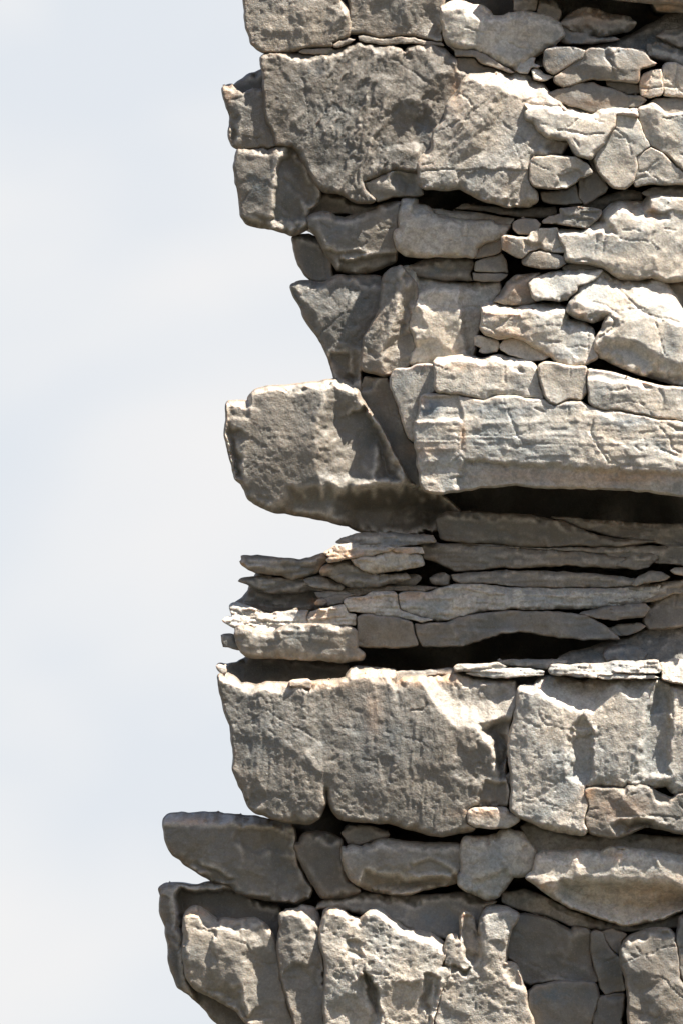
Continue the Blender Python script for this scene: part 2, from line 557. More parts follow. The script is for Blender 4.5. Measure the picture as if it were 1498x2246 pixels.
def msk_layer(yy, x, so):
    return ridged(x / 260 + so, yy / 16, 2) * np.clip(0.5 + vnoise(x / 90 + so, yy / 40), 0, 1)

def interp_setup(vv, cv):
    vx = np.array([(v.x, v.y) for v in vv])
    z = np.zeros(len(vx))
    for i, q in enumerate(vx):
        dd = (cv[:, 0] - q[0]) ** 2 + (cv[:, 1] - q[1]) ** 2
        j = np.argsort(dd)[:3]
        if dd[j[0]] < 1e-3: z[i] = cv[j[0], 2]
        else:
            w = 1 / dd[j]; z[i] = (cv[j, 2] * w).sum() / w.sum()
    return np.column_stack([vx, z])
def interp(vv, VZ, T, Q):
    r = np.zeros(len(Q)); done = np.zeros(len(Q), bool)
    for t in T:
        if len(t) != 3: continue
        a, b_, c = VZ[t[0]], VZ[t[1]], VZ[t[2]]
        bb0 = np.minimum(np.minimum(a, b_), c) - 1e-6; bb1 = np.maximum(np.maximum(a, b_), c) + 1e-6
        idx = np.nonzero((~done) & (Q[:, 0] >= bb0[0]) & (Q[:, 0] <= bb1[0]) & (Q[:, 1] >= bb0[1]) & (Q[:, 1] <= bb1[1]))[0]
        if not len(idx): continue
        det = (b_[1] - c[1]) * (a[0] - c[0]) + (c[0] - b_[0]) * (a[1] - c[1])
        if abs(det) < 1e-9: continue
        q = Q[idx]
        w0 = ((b_[1] - c[1]) * (q[:, 0] - c[0]) + (c[0] - b_[0]) * (q[:, 1] - c[1])) / det
        w1 = ((c[1] - a[1]) * (q[:, 0] - c[0]) + (a[0] - c[0]) * (q[:, 1] - c[1])) / det
        w2 = 1 - w0 - w1
        ok = (w0 > -1e-6) & (w1 > -1e-6) & (w2 > -1e-6)
        r[idx[ok]] = (w0 * a[2] + w1 * b_[2] + w2 * c[2])[ok]
        done[idx[ok]] = True
    rest = np.nonzero(~done)[0]
    if len(rest):
        dd = (Q[rest][:, None, 0] - VZ[None, :, 0]) ** 2 + (Q[rest][:, None, 1] - VZ[None, :, 1]) ** 2
        r[rest] = VZ[np.argmin(dd, 1), 2]
    return r
# ------------------------------------------------------------------ stains that stay on the rock, and peach glow painted on lit ends
WARM += [(1415, 180, 14, 28, .9), (890, 470, 20, 8, .2), (1108, 535, 10, 22, .9), (1000, 200, 12, 50, .5), (1140, 632, 40, 25, .45),
         (1100, 690, 60, 12, .5), (1110, 735, 40, 14, .6), (740, 1215, 40, 16, .9), (710, 1248, 12, 12, .8), (790, 1215, 40, 8, .4),
         (885, 1208, 30, 8, .8), (900, 1306, 50, 12, .7), (800, 1315, 40, 8, .6), (700, 1348, 40, 10, .7), (690, 1320, 12, 6, .9),
         (800, 1478, 40, 9, .8), (700, 1500, 70, 9, .5), (910, 1492, 60, 12, .7), (985, 1487, 30, 12, .8), (1060, 1780, 50, 10, .7),
         (1285, 1735, 14, 16, .8), (1180, 1940, 40, 14, .7), (1350, 1872, 14, 12, .6), (1260, 1868, 10, 12, .5), (1050, 1820, 40, 10, .3),
         (430, 1800, 60, 7, .7), (430, 2000, 30, 9, .8), (500, 2018, 20, 6, .5), (670, 1998, 30, 9, .4), (730, 1994, 14, 8, .7),
         (1015, 2003, 8, 10, .6), (1430, 470, 12, 20, .7), (1385, 460, 14, 20, .5), (1010, 805, 70, 10, .4), (850, 820, 30, 12, .2),
         (940, 985, 60, 14, .5), (1013, 955, 6, 22, .9), (1300, 1050, 160, 20, .45), (1420, 1045, 120, 16, .4), (1120, 1040, 90, 18, .3),
         (1440, 1955, 90, 40, .45), (1310, 225, 60, 10, .3), (500, 200, 14, 20, .4), (530, 1242, 10, 8, .8), (1270, 690, 16, 20, .5),
         (1360, 1770, 60, 30, .35), (925, 880, 12, 10, .5), (1300, 1500, 10, 30, .2), (820, 1560, 20, 60, .25), (560, 1340, 60, 12, .2),
         (1250, 1490, 30, 6, .2), (840, 870, 20, 30, .2), (1310, 30, 60, 22, .5), (1460, 15, 30, 14, .7), (1180, 215, 40, 20, .25)]
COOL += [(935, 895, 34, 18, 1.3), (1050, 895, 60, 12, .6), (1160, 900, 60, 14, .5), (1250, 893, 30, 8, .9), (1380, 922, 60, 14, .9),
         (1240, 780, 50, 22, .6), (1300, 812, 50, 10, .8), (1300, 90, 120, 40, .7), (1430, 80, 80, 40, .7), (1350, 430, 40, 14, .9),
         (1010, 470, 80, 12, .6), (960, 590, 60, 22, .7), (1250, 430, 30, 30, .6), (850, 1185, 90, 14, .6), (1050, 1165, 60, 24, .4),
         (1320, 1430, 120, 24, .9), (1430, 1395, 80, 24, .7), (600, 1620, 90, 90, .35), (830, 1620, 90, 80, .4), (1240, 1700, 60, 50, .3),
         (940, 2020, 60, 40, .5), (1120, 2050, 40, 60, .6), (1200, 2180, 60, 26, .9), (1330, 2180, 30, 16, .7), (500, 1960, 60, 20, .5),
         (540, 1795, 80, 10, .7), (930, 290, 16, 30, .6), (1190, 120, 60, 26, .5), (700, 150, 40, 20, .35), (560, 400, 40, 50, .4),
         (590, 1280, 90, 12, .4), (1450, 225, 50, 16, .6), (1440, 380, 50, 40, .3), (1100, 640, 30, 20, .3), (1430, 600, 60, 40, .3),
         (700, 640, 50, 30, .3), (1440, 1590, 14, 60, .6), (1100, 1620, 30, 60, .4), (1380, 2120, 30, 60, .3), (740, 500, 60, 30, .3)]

R = rock
# ================================================================== bedrock that carries the blocks
def bedrock():
    pts = []
    rs = np.random.RandomState(3)
    for yy in list(range(-560, 5200, 150)):
        for xx in list(range(650, 3900, 150)):
            out_ = xx > 1720 or yy < -170 or yy > 2420
            o = ((240 if yy < -170 else 330) if out_ else 0) + rs.uniform(-28, 28)
            if yy > 2420: o += min(300, (yy - 2420) * 0.12)
            pts += [xx + rs.uniform(-40, 40), yy + rs.uniform(-40, 40), o]
    return pts
cliff = rock('cliff', 'bedrock coloured dark as shade in the gaps behind the stacked rock blocks',
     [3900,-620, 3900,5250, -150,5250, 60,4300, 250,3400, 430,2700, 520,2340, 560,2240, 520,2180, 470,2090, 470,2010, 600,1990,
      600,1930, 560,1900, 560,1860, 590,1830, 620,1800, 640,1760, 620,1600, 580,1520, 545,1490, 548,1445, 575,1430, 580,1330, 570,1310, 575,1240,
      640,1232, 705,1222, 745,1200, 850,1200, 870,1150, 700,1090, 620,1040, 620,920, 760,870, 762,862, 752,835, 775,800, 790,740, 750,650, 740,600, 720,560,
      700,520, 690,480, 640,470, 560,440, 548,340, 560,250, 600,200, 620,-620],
     d=-400, ty=0.0, b=12, fa=0, lines=(), pts=bedrock(), h=18, thick=1500, shrink=5, wig=0, rough=1, lf=14, mat=MAT_GAP_SHADE, kind='structure')
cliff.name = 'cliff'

# ================================================================== top bed
R('rock_block', 'pitted grey rock block at the very top left edge of the cliff against the sky',
  [530,-120,535,0,537,28,541,55,549,78,553,93,566,104,580,109,612,109,640,108,668,101,690,98,730,97,727,88,745,82,768,74,770,50,764,22,756,8,745,0,740,-120],
  d=-8, ty=.10, tx=.03, b=6, stri=(110,1.6,14), pits=.8, lines=[[645,-20,-2, 668,22,7, 664,60,6, 660,100,2],[740,-20,2, 752,25,7, 765,55,0]], fs=60, fa=4)
R('rock_block', 'grey rock block at the top between a dark joint and the jutting pale boulder',
  [770,-120,766,-20,770,20,767,60,772,69,800,70,830,78,850,76,880,72,910,76,940,82,968,88,970,60,966,20,972,0,990,-120],
  d=-8, ty=.10, b=6, lines=[[905,-10,8, 888,25,6, 870,66,2],[925,5,4, 950,40,-6, 965,70,-10]], stri=(112,1.2,12), pits=.5)
R('rock_shard', 'small pinkish rounded shard wedged in the crack under the top left block',
  [731,94,742,87,768,80,781,83,765,94,742,101,733,100], d=-4, b=6, fa=0, thick=80, rough=.5)
R('rock_shard', 'thin grey shard lying in the crack below the top left block', [654,112,665,105,690,104,728,102,738,107,720,118,690,116,657,114], d=-10, tight=True, b=4, fa=1, thick=80)
R('rock_slab', 'long thin slab squeezed in the crack under the second top block', [787,77,800,74,830,82,880,77,930,86,970,92,975,99,930,96,880,92,840,96,800,91,788,87], d=-6, tight=True, b=5, fa=1, thick=120)
R('boulder', 'pale boulder jutting out at the top with a sunlit notch in its upper edge',
  [968,13,985,3,1000,-2,1035,6,1062,8,1074,18,1080,31,1108,33,1112,28,1150,24,1190,30,1230,50,1240,75,1215,95,1170,120,1150,140,1132,153,1105,140,1060,118,1040,107,1000,102,983,96,975,75,971,45],
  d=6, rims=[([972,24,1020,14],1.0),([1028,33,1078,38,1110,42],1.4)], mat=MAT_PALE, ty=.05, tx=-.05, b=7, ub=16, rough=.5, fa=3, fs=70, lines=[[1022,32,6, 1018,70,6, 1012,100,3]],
  patches=[([1024,12,1060,8,1076,20,1078,34,1030,33],-20,10)], cracks=[([1040,2,1030,20,1020,30],3,3)])
R('rock_slab', 'thin bent slab under the pale jutting boulder', [985,98,1000,104,1045,109,1075,126,1105,142,1128,156,1120,157,1090,148,1060,140,1040,124,1020,121,998,121,996,108], d=4, tight=True, b=4, fa=1, rough=.5, thick=120)
R('rock_block', 'smooth wedge of rock in shade under the thin bent slab', [996,124,1020,123,1040,127,1060,143,1090,151,1120,160,1130,170,1030,180,1008,170,1000,140], d=-16, tight=True, b=3, fa=1, rough=.4)
# overhang and boulders in the dark top right corner
R('rock_slab', 'dark overhanging ledge along the top right edge of the picture',
  [1120,-160,1700,-160,1700,10,1490,6,1430,3,1390,0,1340,-8,1260,-10,1180,-14,1130,-22], d=36, b=12, ub=20, fa=4.5, thick=340)
R('boulder', 'brown boulder in deep shade under the top right overhang', [1228,50,1246,28,1270,14,1285,10,1310,14,1340,25,1380,30,1400,45,1380,62,1330,74,1290,74,1250,62], d=-30, b=14, ub=24, rough=.5, fa=3)
R('rock_block', 'tan rock stuck under the overhang at the top right corner', [1425,-12,1500,-10,1560,0,1512,22,1470,24,1440,18,1432,6], d=-8, b=9, ub=14, rough=.7)
R('stone', 'dark stone beside the jutting pale boulder under the overhang', [1186,-12,1215,-10,1232,20,1226,45,1200,47,1180,24], d=-42, b=9, rough=.7)
R('stone', 'lens shaped stone under the brown boulder in the shade', [1214,60,1230,52,1250,56,1300,74,1345,76,1362,84,1300,92,1240,92,1200,76], d=-36, b=9, rough=.6)
R('stone', 'dark lump of rock left of the shaded hollow', [1130,-14,1182,-14,1178,20,1150,24,1128,18], d=-46, b=8, rough=.7)
R('rubble_slope', 'bluish gravelly slope of debris in the shaded hollow at the top right',
  [1140,152,1180,122,1220,104,1290,96,1352,86,1422,50,1498,8,1640,-20,1640,150,1420,122,1400,110,1320,105,1270,118,1230,150,1200,140],
  d=-66, ty=.55, b=5, fa=3.5, fs=34, lf=5, rough=2.2, pits=1.5, mat=MAT_SAND, kind='stuff', cat='gravel')
R('stone', 'small dark cube of stone lying on the shaded gravel slope', [1420,96,1424,92,1432,94,1433,108,1422,110], d=-34, b=3, thick=40, fa=0)
R('boulder', 'grey boulder at the right edge above the warm coloured stone', [1424,100,1440,86,1470,92,1492,105,1560,98,1640,100,1640,150,1500,146,1480,137,1440,124,1422,118], d=-34, ty=.2, b=12)
R('stone', 'low stone behind the grey boulder at the right edge under the overhang', [1440,74,1462,60,1500,54,1600,50,1600,92,1500,100,1488,96,1470,88], d=-44, ty=.3, b=10, rough=1.4)
# shards and boulders under it
R('rock_shard', 'small sunlit shard at the left foot of the shaded gravel slope', [1131,152,1140,136,1150,130,1165,122,1174,124,1170,136,1186,142,1180,148,1165,146,1158,158,1140,158], d=2, tight=True, mat=MAT_PALE, ty=.3, b=5, rough=.6, fa=2, thick=70)
R('rock_shard', 'bright white shard lying on the ledge of the big central block', [1165,151,1180,146,1192,160,1215,168,1205,174,1185,178,1172,172,1168,160], d=4, mat=MAT_PALE, ty=.5, b=5, rough=.5, fa=2, thick=60)
R('boulder', 'rounded grey boulder with a pale left rim on the upper ledge', [1194,112,1198,106,1206,104,1220,100,1260,102,1284,108,1278,124,1240,148,1225,156,1214,163,1202,157,1194,138], d=18, tight=True, b=11, rough=.4, fa=2)
R('boulder', 'large smooth grey boulder split by a faint joint on the upper ledge',
  [1216,168,1240,150,1275,125,1286,109,1300,103,1328,105,1335,101,1360,102,1413,110,1424,130,1438,138,1404,150,1402,178,1395,181,1350,175,1300,172,1262,184,1235,192,1217,178],
  d=18, tight=True, b=10, ub=16, rough=.4, fa=3, cracks=[([1328,104,1334,130,1350,172],3,3)], lines=[[1282,112,2, 1286,140,4, 1280,170,0],[1345,110,5, 1350,150,6, 1352,172,2]])
R('stone', 'small flat stone tucked under the split grey boulder', [1330,175,1380,180,1400,184,1407,200,1380,204,1345,194,1331,187], d=-10, tight=True, b=6, rough=.4, fa=1, thick=90)
R('boulder', 'flat lens shaped boulder lying in shade behind the white ledge',
  [1150,214,1170,205,1200,202,1240,193,1265,183,1300,180,1325,190,1350,197,1380,207,1403,208,1418,218,1404,232,1360,238,1320,240,1295,246,1270,236,1240,226,1205,219,1170,222],
  d=14, tight=True, ty=.1, b=10, ub=20, rough=.4, fa=3)
R('rock_block', 'warm orange tinted block at the right with a sunlit left end', [1404,172,1412,160,1430,152,1448,150,1452,165,1454,190,1450,206,1438,208,1425,214,1406,208,1403,190], d=14, tight=True, mat=MAT_PALE, tx=.10, b=8, rough=.8, cracks=[([1404,190,1425,193,1452,190],4,2)])
R('rock_block', 'grey cracked block behind the warm orange tinted block', [1452,150,1460,138,1480,137,1500,145,1640,150,1640,216,1500,210,1456,206], d=4, tight=True, mat=MAT_PALE, b=7, cracks=[([1485,140,1482,170,1490,200],4,2),([1454,188,1490,190],3,2)])
R('rock_block', 'bluish flat rock at the right edge below the cracked grey block', [1424,222,1440,212,1500,214,1640,220,1640,262,1480,250,1440,240,1428,232], d=-2, tight=True, ty=.3, b=6)

# ================================================================== second bed
R('rock_block', 'huge diagonally striated grey block in the upper left with rows of pits',
  [573,121,583,115,612,114,640,115,690,119,716,120,730,110,745,103,775,98,790,93,810,98,840,101,862,98,876,105,889,117,895,106,920,97,935,95,972,106,1000,128,1006,150,1030,165,1010,230,985,300,960,350,917,374,885,371,868,369,850,376,795,396,799,412,822,438,810,442,785,441,770,437,755,427,735,419,715,419,703,410,690,395,672,360,655,332,640,318,606,316,598,280,585,262,579,200,579,155,574,140],
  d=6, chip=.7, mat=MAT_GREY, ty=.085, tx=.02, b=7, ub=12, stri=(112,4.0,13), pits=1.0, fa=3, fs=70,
  lines=[[889,118,-5, 872,160,-2, 850,205,3, 838,240,2],[958,158,7, 930,190,6, 902,216,6],[972,108,0, 1000,165,-4, 960,280,-4],[950,235,-3, 925,270,-7, 910,310,-8, 905,335,-2],[652,125,1, 632,200,3, 606,280,-1],[716,125,2, 700,180,4, 690,240,2, 672,330,2]],
  patches=[([915,255,938,240,946,265,940,300,930,335,912,325,905,300],-5,14)])
R('rock_block', 'chip of smooth rock at the lower right corner of the huge striated block',
  [797,400,850,381,868,374,885,375,917,378,920,402,930,424,915,429,890,428,860,430,838,438,826,440,812,424], d=-2, tight=True, ty=.0, b=5, ub=12, rough=.5, fa=2, lines=[[857,380,5, 852,405,5, 848,430,0],[870,380,-6, 900,400,-8]])
R('rock_shard', 'upright shard on the left edge of the cliff with a sunlit hollow top',
  [487,187,500,183,512,183,518,196,530,205,545,197,552,194,575,197,581,202,584,262,597,282,604,316,590,321,560,322,522,324,510,318,502,295,503,275,507,250,500,235,492,210],
  d=-14, mat=MAT_GREY, ty=.06, b=6, tx=.03, lines=[[528,208,4, 527,250,4, 524,300,4],[505,250,-10, 512,300,-8]], fa=3)
R('rock_shard', 'dark rounded rock set back behind the hollow top of the upright left shard', [512,188,522,172,540,158,560,152,578,148,590,160,590,205,560,204,530,210], d=-64, mat=MAT_GREY, b=8, rough=.6)
R('rock_shard', 'tiny pointed flake on the left skyline under the topmost crack', [570,121,576,119,586,122,585,140,579,144,575,134], d=-14, b=3, fa=0, thick=50)
R('rock_block', 'square lower left block hanging over open air with a smooth recessed facet',
  [522,326,560,325,588,327,605,322,640,322,655,336,672,362,690,397,702,416,700,440,682,456,674,475,676,498,660,507,642,513,620,505,580,497,540,488,528,472,525,440,527,425,519,395,516,365,519,338],
  d=-4, mat=MAT_GREY, ty=.02, b=7, ub=26, rough=.75, fa=3, lines=[[612,345,6, 600,400,5, 598,470,2],[620,352,-8, 640,345,-12, 672,400,-10, 680,440,-10],[540,470,0, 600,480,-4, 660,492,-10]],
  patches=[([612,352,632,322,760,300,780,520,690,500,672,482,600,478,604,420],-12,10)])
R('rock_block', 'brown recessed rock in the dark hollow beside the hanging left block', [676,470,690,440,704,420,740,422,770,440,800,444,822,444,860,440,840,452,800,468,720,466,690,470], d=-70, b=8, rough=.5, ty=-.1)
R('boulder', 'big buff block in the upper middle with a sunlit shoulder and rust coloured left edge',
  [1022,170,1035,160,1060,158,1130,157,1160,160,1168,166,1168,175,1190,182,1200,198,1230,230,1262,262,1262,300,1242,318,1230,338,1190,341,1163,346,1157,370,1157,390,1163,406,1175,420,1180,440,1160,450,1110,452,1090,445,1065,440,1040,430,1020,420,1005,412,980,415,930,412,918,400,917,378,917,362,925,341,945,330,948,318,949,300,953,285,975,262,979,235,985,222,1005,200,1012,185],
  d=46, mat=MAT_MID, rims=[([1026,178,1060,185,1092,188,1110,206,1140,216,1180,226,1218,230],.75)], ty=0.120, tx=-.02, b=8, ub=16, stri=(130,2.2,14), fa=3, fs=60, rough=.95,
  lines=[[1028,172,4, 1060,180,5, 1092,186,10, 1100,176,8],[1095,182,10, 1075,230,10, 1058,260,11, 1030,310,8],[1110,210,-3, 1090,270,-4, 1060,330,-2],[1190,240,-8, 1230,270,-18, 1240,300,-20]],
  patches=[([1240,290,1270,250,1280,320,1230,345,1200,330],-22,24),([1000,376,1160,372,1160,460,1000,420],-4,5)],
  cracks=[([920,375,960,372,1000,374],4,2),([1000,374,1060,372,1110,378,1160,374],3,1.8),([1128,320,1140,350,1145,372],2.5,2),([1000,375,1005,392,1002,412],3,2),([925,362,948,358],3,2)])
R('rock_slab', 'sunlit white lipped ledge with a scooped upper edge at the upper right',
  [1148,230,1165,222,1185,218,1205,217,1240,225,1270,235,1295,247,1315,238,1340,235,1380,236,1398,236,1399,258,1350,250,1349,280,1335,290,1325,315,1305,333,1298,348,1262,343,1242,308,1200,300,1180,285,1168,270,1150,262,1152,248,1160,240],
  d=50, rims=[([1155,236,1200,232,1230,240,1265,258,1295,263,1320,246,1350,241,1399,250],1.2)], mat=MAT_PALE, ty=0.210, b=7, ub=14, rough=.6, fa=3, patches=[([1240,215,1340,225,1400,222,1400,246,1345,240,1318,244,1290,258,1262,250,1230,236],-18,14),([1150,215,1240,214,1250,240,1190,232,1160,236],-10,12)],
  cracks=[([1222,287,1260,290,1290,298,1325,292],4,2),([1255,308,1268,326],3,2),([1185,274,1200,275],2.5,2)], tx=-.02)
R('rock_block', 'rounded wedge block right of the scooped white ledge', [1350,252,1362,244,1385,248,1400,262,1410,290,1425,320,1395,343,1396,370,1389,398,1370,414,1340,408,1312,378,1303,350,1306,335,1326,318,1337,292,1350,284],
  d=42, tight=True, mat=MAT_PALE, ty=0.100, b=7, rough=.5, fa=3, cracks=[([1352,285,1372,300,1384,340],2.5,2)])
R('rock_block', 'tall grey block at the right edge cut by a long diagonal crack', [1401,238,1432,228,1442,234,1462,250,1640,247,1640,382,1498,374,1472,345,1450,330,1428,319,1412,290,1402,262],
  d=40, tight=True, mat=MAT_PALE, ty=0.090, b=6, rough=.5, fa=3, cracks=[([1448,255,1470,258,1495,252],3,2)], lines=[[1440,240,5, 1445,280,4, 1440,320,0]])
R('rock_block', 'cracked grey block below the long diagonal crack at the right', [1397,345,1426,323,1450,335,1475,358,1498,380,1640,400,1640,440,1498,405,1430,402,1392,411,1390,400,1398,370],
  d=38, tight=True, mat=MAT_PALE, ty=.0, b=6, ub=14, rough=.6, cracks=[([1400,375,1420,372,1440,350],3,1.8),([1390,395,1415,385],3,2)])
R('boulder', 'blocky buff boulder with a chipped lower corner in the upper right', [1165,348,1190,343,1230,344,1262,347,1288,360,1298,380,1270,390,1262,400,1240,413,1200,414,1170,408,1161,395,1160,370],
  d=56, mat=MAT_MID, tight=True, ty=.04, b=9, rough=.5, fa=3, cracks=[([1232,378,1245,372,1262,376],3,2)], patches=[([1225,382,1265,376,1275,390,1250,412,1215,412],-6,8)])
R('stone', 'dark wedge of rock under the rounded wedge block', [1268,392,1290,364,1310,380,1334,410,1328,420,1300,438,1282,450,1270,430], d=8, tight=True, b=7, rough=.5)
R('stone', 'dark lump of rock under the blocky buff boulder', [1186,420,1240,417,1262,404,1268,426,1278,446,1220,447,1190,440], d=6, tight=True, b=8, ub=14, rough=.5)
R('rock_shard', 'narrow splinter standing in the crack between two grey blocks', [1288,336,1298,342,1308,352,1316,372,1334,398,1325,400,1308,382,1294,358], d=10, tight=True, b=4, rough=.8, thick=80)

# ================================================================== thin blocks under the big overhang
R('rock_block', 'greyish block set back on the left edge under the hanging square block', [640,517,660,514,680,510,700,522,724,565,727,600,735,612,700,617,685,612,668,598,655,580,645,548], d=-48, mat=MAT_GREY, ty=0, tx=.05, b=7, rough=.8, fa=4)
R('rock_block', 'block with a sunlit curved rim below the dark hollow on the left',
  [675,480,682,470,705,463,720,465,735,475,755,478,775,472,800,463,822,460,830,450,850,444,880,441,876,470,872,500,862,512,862,530,868,548,870,570,830,588,800,597,740,590,722,565,712,545,700,522,690,505,678,495],
  d=-8, ty=.03, b=6, ub=14, rough=.8, fa=3, lines=[[690,480,2, 700,505,4, 712,535,3],[770,490,4, 755,520,5, 745,545,3]],
  patches=[([745,566,870,555,880,600,740,602],-26,10),([748,550,790,546,800,556,750,562],-8,6),([715,550,745,552,745,600,718,596],-14,6)])
R('rock_block', 'pale block with a stepped white left end in the middle of the upper cliff',
  [883,436,890,432,915,434,914,448,935,452,948,462,946,468,1000,482,1030,484,1075,485,1088,493,1120,493,1110,510,1112,519,1098,523,1070,528,1048,542,1038,564,1000,561,960,560,930,563,890,558,870,545,863,520,865,508,876,500,877,470,882,455],
  d=18, rims=[([883,446,915,448],1.0),([917,466,948,470],1.0)], mat=MAT_PALE, ty=0.110, tx=-.04, b=6, ub=12, rough=.8, fa=3.5, fs=45, lines=[[905,455,5, 890,500,7, 880,535,4],[948,475,2, 955,500,4, 950,540,2],[1018,490,5, 1012,530,5]],
  patches=[([880,428,918,430,914,450,884,452],-6,6),([908,446,950,450,950,470,900,470],-8,8)])
R('rock_slab', 'thin bluish slab in shade on top of the pale stepped block', [935,452,960,456,1000,460,1050,464,1090,474,1130,480,1120,491,1088,490,1075,482,1030,481,1000,478,952,466], d=-16, lam=3.8, lamw=8, b=4, ty=.3, fa=2, rough=.6, thick=160)
R('stone', 'small lens shaped stone right under the pale stepped block', [1050,545,1072,530,1102,524,1105,534,1099,554,1070,562,1040,566], d=-4, tight=True, b=5, rough=.6)
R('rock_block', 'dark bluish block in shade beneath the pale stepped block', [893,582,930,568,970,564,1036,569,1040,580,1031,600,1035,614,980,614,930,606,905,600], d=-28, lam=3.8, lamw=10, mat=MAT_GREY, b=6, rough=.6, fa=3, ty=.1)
R('stone', 'square grey stone right of the dark bluish shaded block', [1042,572,1070,564,1102,557,1112,572,1115,596,1070,595,1041,593], d=-6, tight=True, b=5, rough=.5, fa=1)
R('stone', 'flat grey stone under the square grey stone', [1038,597,1070,598,1114,600,1100,614,1092,618,1060,617,1037,613], d=-6, tight=True, b=4, rough=.5, fa=1)
R('stone', 'small rounded stone in the row of little blocks right of centre', [1124,490,1140,481,1175,482,1186,490,1181,506,1160,517,1135,514,1124,503], d=34, tight=True, b=8, rough=.4, fa=1)
R('rock_slab', 'flat grey slab in the row of little blocks right of centre', [1188,486,1202,474,1230,470,1228,456,1258,454,1300,458,1320,462,1318,474,1302,488,1286,499,1250,494,1215,490,1190,490], d=34, lam=3.8, lamw=10, tight=True, b=5, rough=.5, fa=3)
R('rock_slab', 'dark flat slab deep in the long gap on the upper right', [1225,445,1290,440,1370,412,1410,420,1412,436,1345,440,1325,458,1260,450], d=-50, lam=4.8, lamw=8, b=6, rough=.7)
R('rock_shard', 'dark slab fragments in the gap left of centre under the big buff block', [1000,455,1020,444,1060,448,1130,456,1220,450,1226,466,1190,476,1130,474,1060,460], d=-44, lam=4.8, lamw=8, b=5, rough=.7)
R('rock_block', 'small block with a glowing white and orange left end', [1099,524,1103,519,1130,521,1156,523,1166,508,1185,501,1222,500,1228,520,1235,540,1236,555,1200,551,1185,545,1160,552,1143,566,1120,558,1101,549],
  d=40, tight=True, mat=MAT_PALE, ty=.02, tx=-.1, b=6, rough=.4, fa=2, lines=[[1158,524,4, 1160,545,2]], patches=[([1145,534,1185,532,1190,548,1150,552],-10,10)])
R('stone', 'rounded grey stone beneath the small block with the glowing end', [1143,570,1160,556,1188,549,1215,557,1236,564,1240,580,1220,591,1180,589,1146,581], d=34, tight=True, b=7, rough=.5, fa=2)
R('boulder', 'large pale block with a stepped sunlit upper edge at the right',
  [1224,506,1255,505,1284,504,1288,496,1294,490,1312,487,1320,471,1330,460,1340,450,1352,442,1370,441,1414,443,1418,435,1425,431,1450,432,1500,436,1640,440,1640,617,1498,615,1450,618,1430,606,1400,613,1380,612,1355,608,1342,598,1325,585,1290,578,1240,573,1237,545,1226,522],
  d=42, rims=[([1226,516,1285,513],1.0),([1290,512,1322,500,1345,478],.8),([1350,466,1372,468,1418,474],1.0)], mat=MAT_PALE, ty=0.140, b=6, ub=12, rough=.6, fa=3, fs=50,
  patches=[([1372,440,1414,440,1420,466,1460,468,1460,476,1395,474,1380,458],-16,12),([1282,486,1325,486,1350,506,1355,514,1300,506],-14,8),([1224,502,1285,500,1285,512,1228,514],-8,7),([1415,430,1640,426,1640,468,1418,466],5,5)],
  cracks=[([1325,510,1322,545,1318,560],2.5,2),([1240,573,1285,572,1300,580],4,2.5),([1365,505,1385,502,1400,505],3,2),([1455,503,1480,504],3,2)],
  lines=[[1345,460,5, 1335,490,5],[1420,520,5, 1430,560,6, 1425,600,0]])
R('rock_shard', 'thin grey shard under the large pale stepped block', [1233,586,1250,578,1280,576,1310,586,1322,589,1300,592,1260,594,1236,598], d=16, tight=True, b=4, rough=.5, fa=1, thick=90)
R('rock_slab', 'grey bluish slab at the right edge above the large pale stepped block', [1408,424,1420,416,1440,408,1470,405,1640,412,1640,436,1498,433,1445,428,1418,430], d=0, ty=.2, b=5, rough=.6)

# ================================================================== third bed
R('rock_block', 'tapering dark grey block that thins to a point over the left hand gap',
  [637,625,655,618,680,614,700,620,712,620,730,608,750,603,790,603,836,607,842,640,836,680,818,710,802,740,795,770,797,800,790,830,792,862,770,850,735,831,733,815,720,780,700,740,680,710,670,695,660,670,645,645],
  d=-20, mat=MAT_GREY, ty=.06, tx=.02, b=6, ub=12, rough=1.0, stri=(125,1.8,14), pits=1.1, fa=3, lines=[[655,640,3, 700,690,5, 740,750,2, 765,810,-10],[790,640,0, 770,700,4, 775,760,0, 780,830,-16]],
  patches=[([775,598,838,600,838,630,790,618],-10,10),([728,772,762,778,774,850,700,850],-14,9)])
R('rock_block', 'steep diagonal block with a rough ridge crest left of centre',
  [838,622,842,604,860,591,872,588,880,582,892,598,905,612,916,624,917,650,905,680,900,700,898,720,906,745,912,760,902,780,897,802,870,818,840,822,800,812,793,802,796,765,800,740,820,705,834,675],
  d=6, tight=True, ty=.04, tx=-.02, b=6, ub=14, rough=1.0, stri=(118,2.4,12), pits=.8, fa=3, lines=[[884,596,8, 880,640,8, 855,720,10, 830,790,6],[908,640,-6, 895,680,-9, 870,740,-8]],
  patches=[([845,790,870,740,900,690,915,700,915,800,860,830],-9,16)], cracks=[([850,690,835,720,820,745],2,3)])
R('rock_block', 'block with a brightly sunlit flat top front left of the shadow line in the centre',
  [884,586,895,582,910,596,925,605,945,605,960,612,1005,620,1040,619,1095,619,1100,640,1080,668,1056,688,1052,720,1045,750,1040,783,1010,787,960,790,945,800,912,803,899,795,905,775,914,762,907,742,899,715,903,682,917,655,920,636,905,615],
  d=0, rims=[([920,642,960,637,1008,641],.9)], mat=MAT_PALE, ty=.05, b=6, ub=16, rough=.6, fa=3, fs=50,
  lines=[[920,636,2, 960,630,4, 1008,636,4],[918,670,8, 960,690,9, 1008,690,8],[912,740,10, 960,745,10, 1020,750,0]],
  patches=[([880,575,960,604,1040,610,1040,628,1008,630,950,628,918,640,905,618],-24,18),([1008,600,1110,600,1110,800,1030,800,1012,690],-18,14)],
  cracks=[([920,668,960,672,1010,676],1.5,3),([1010,672,1050,674],2.5,2)])
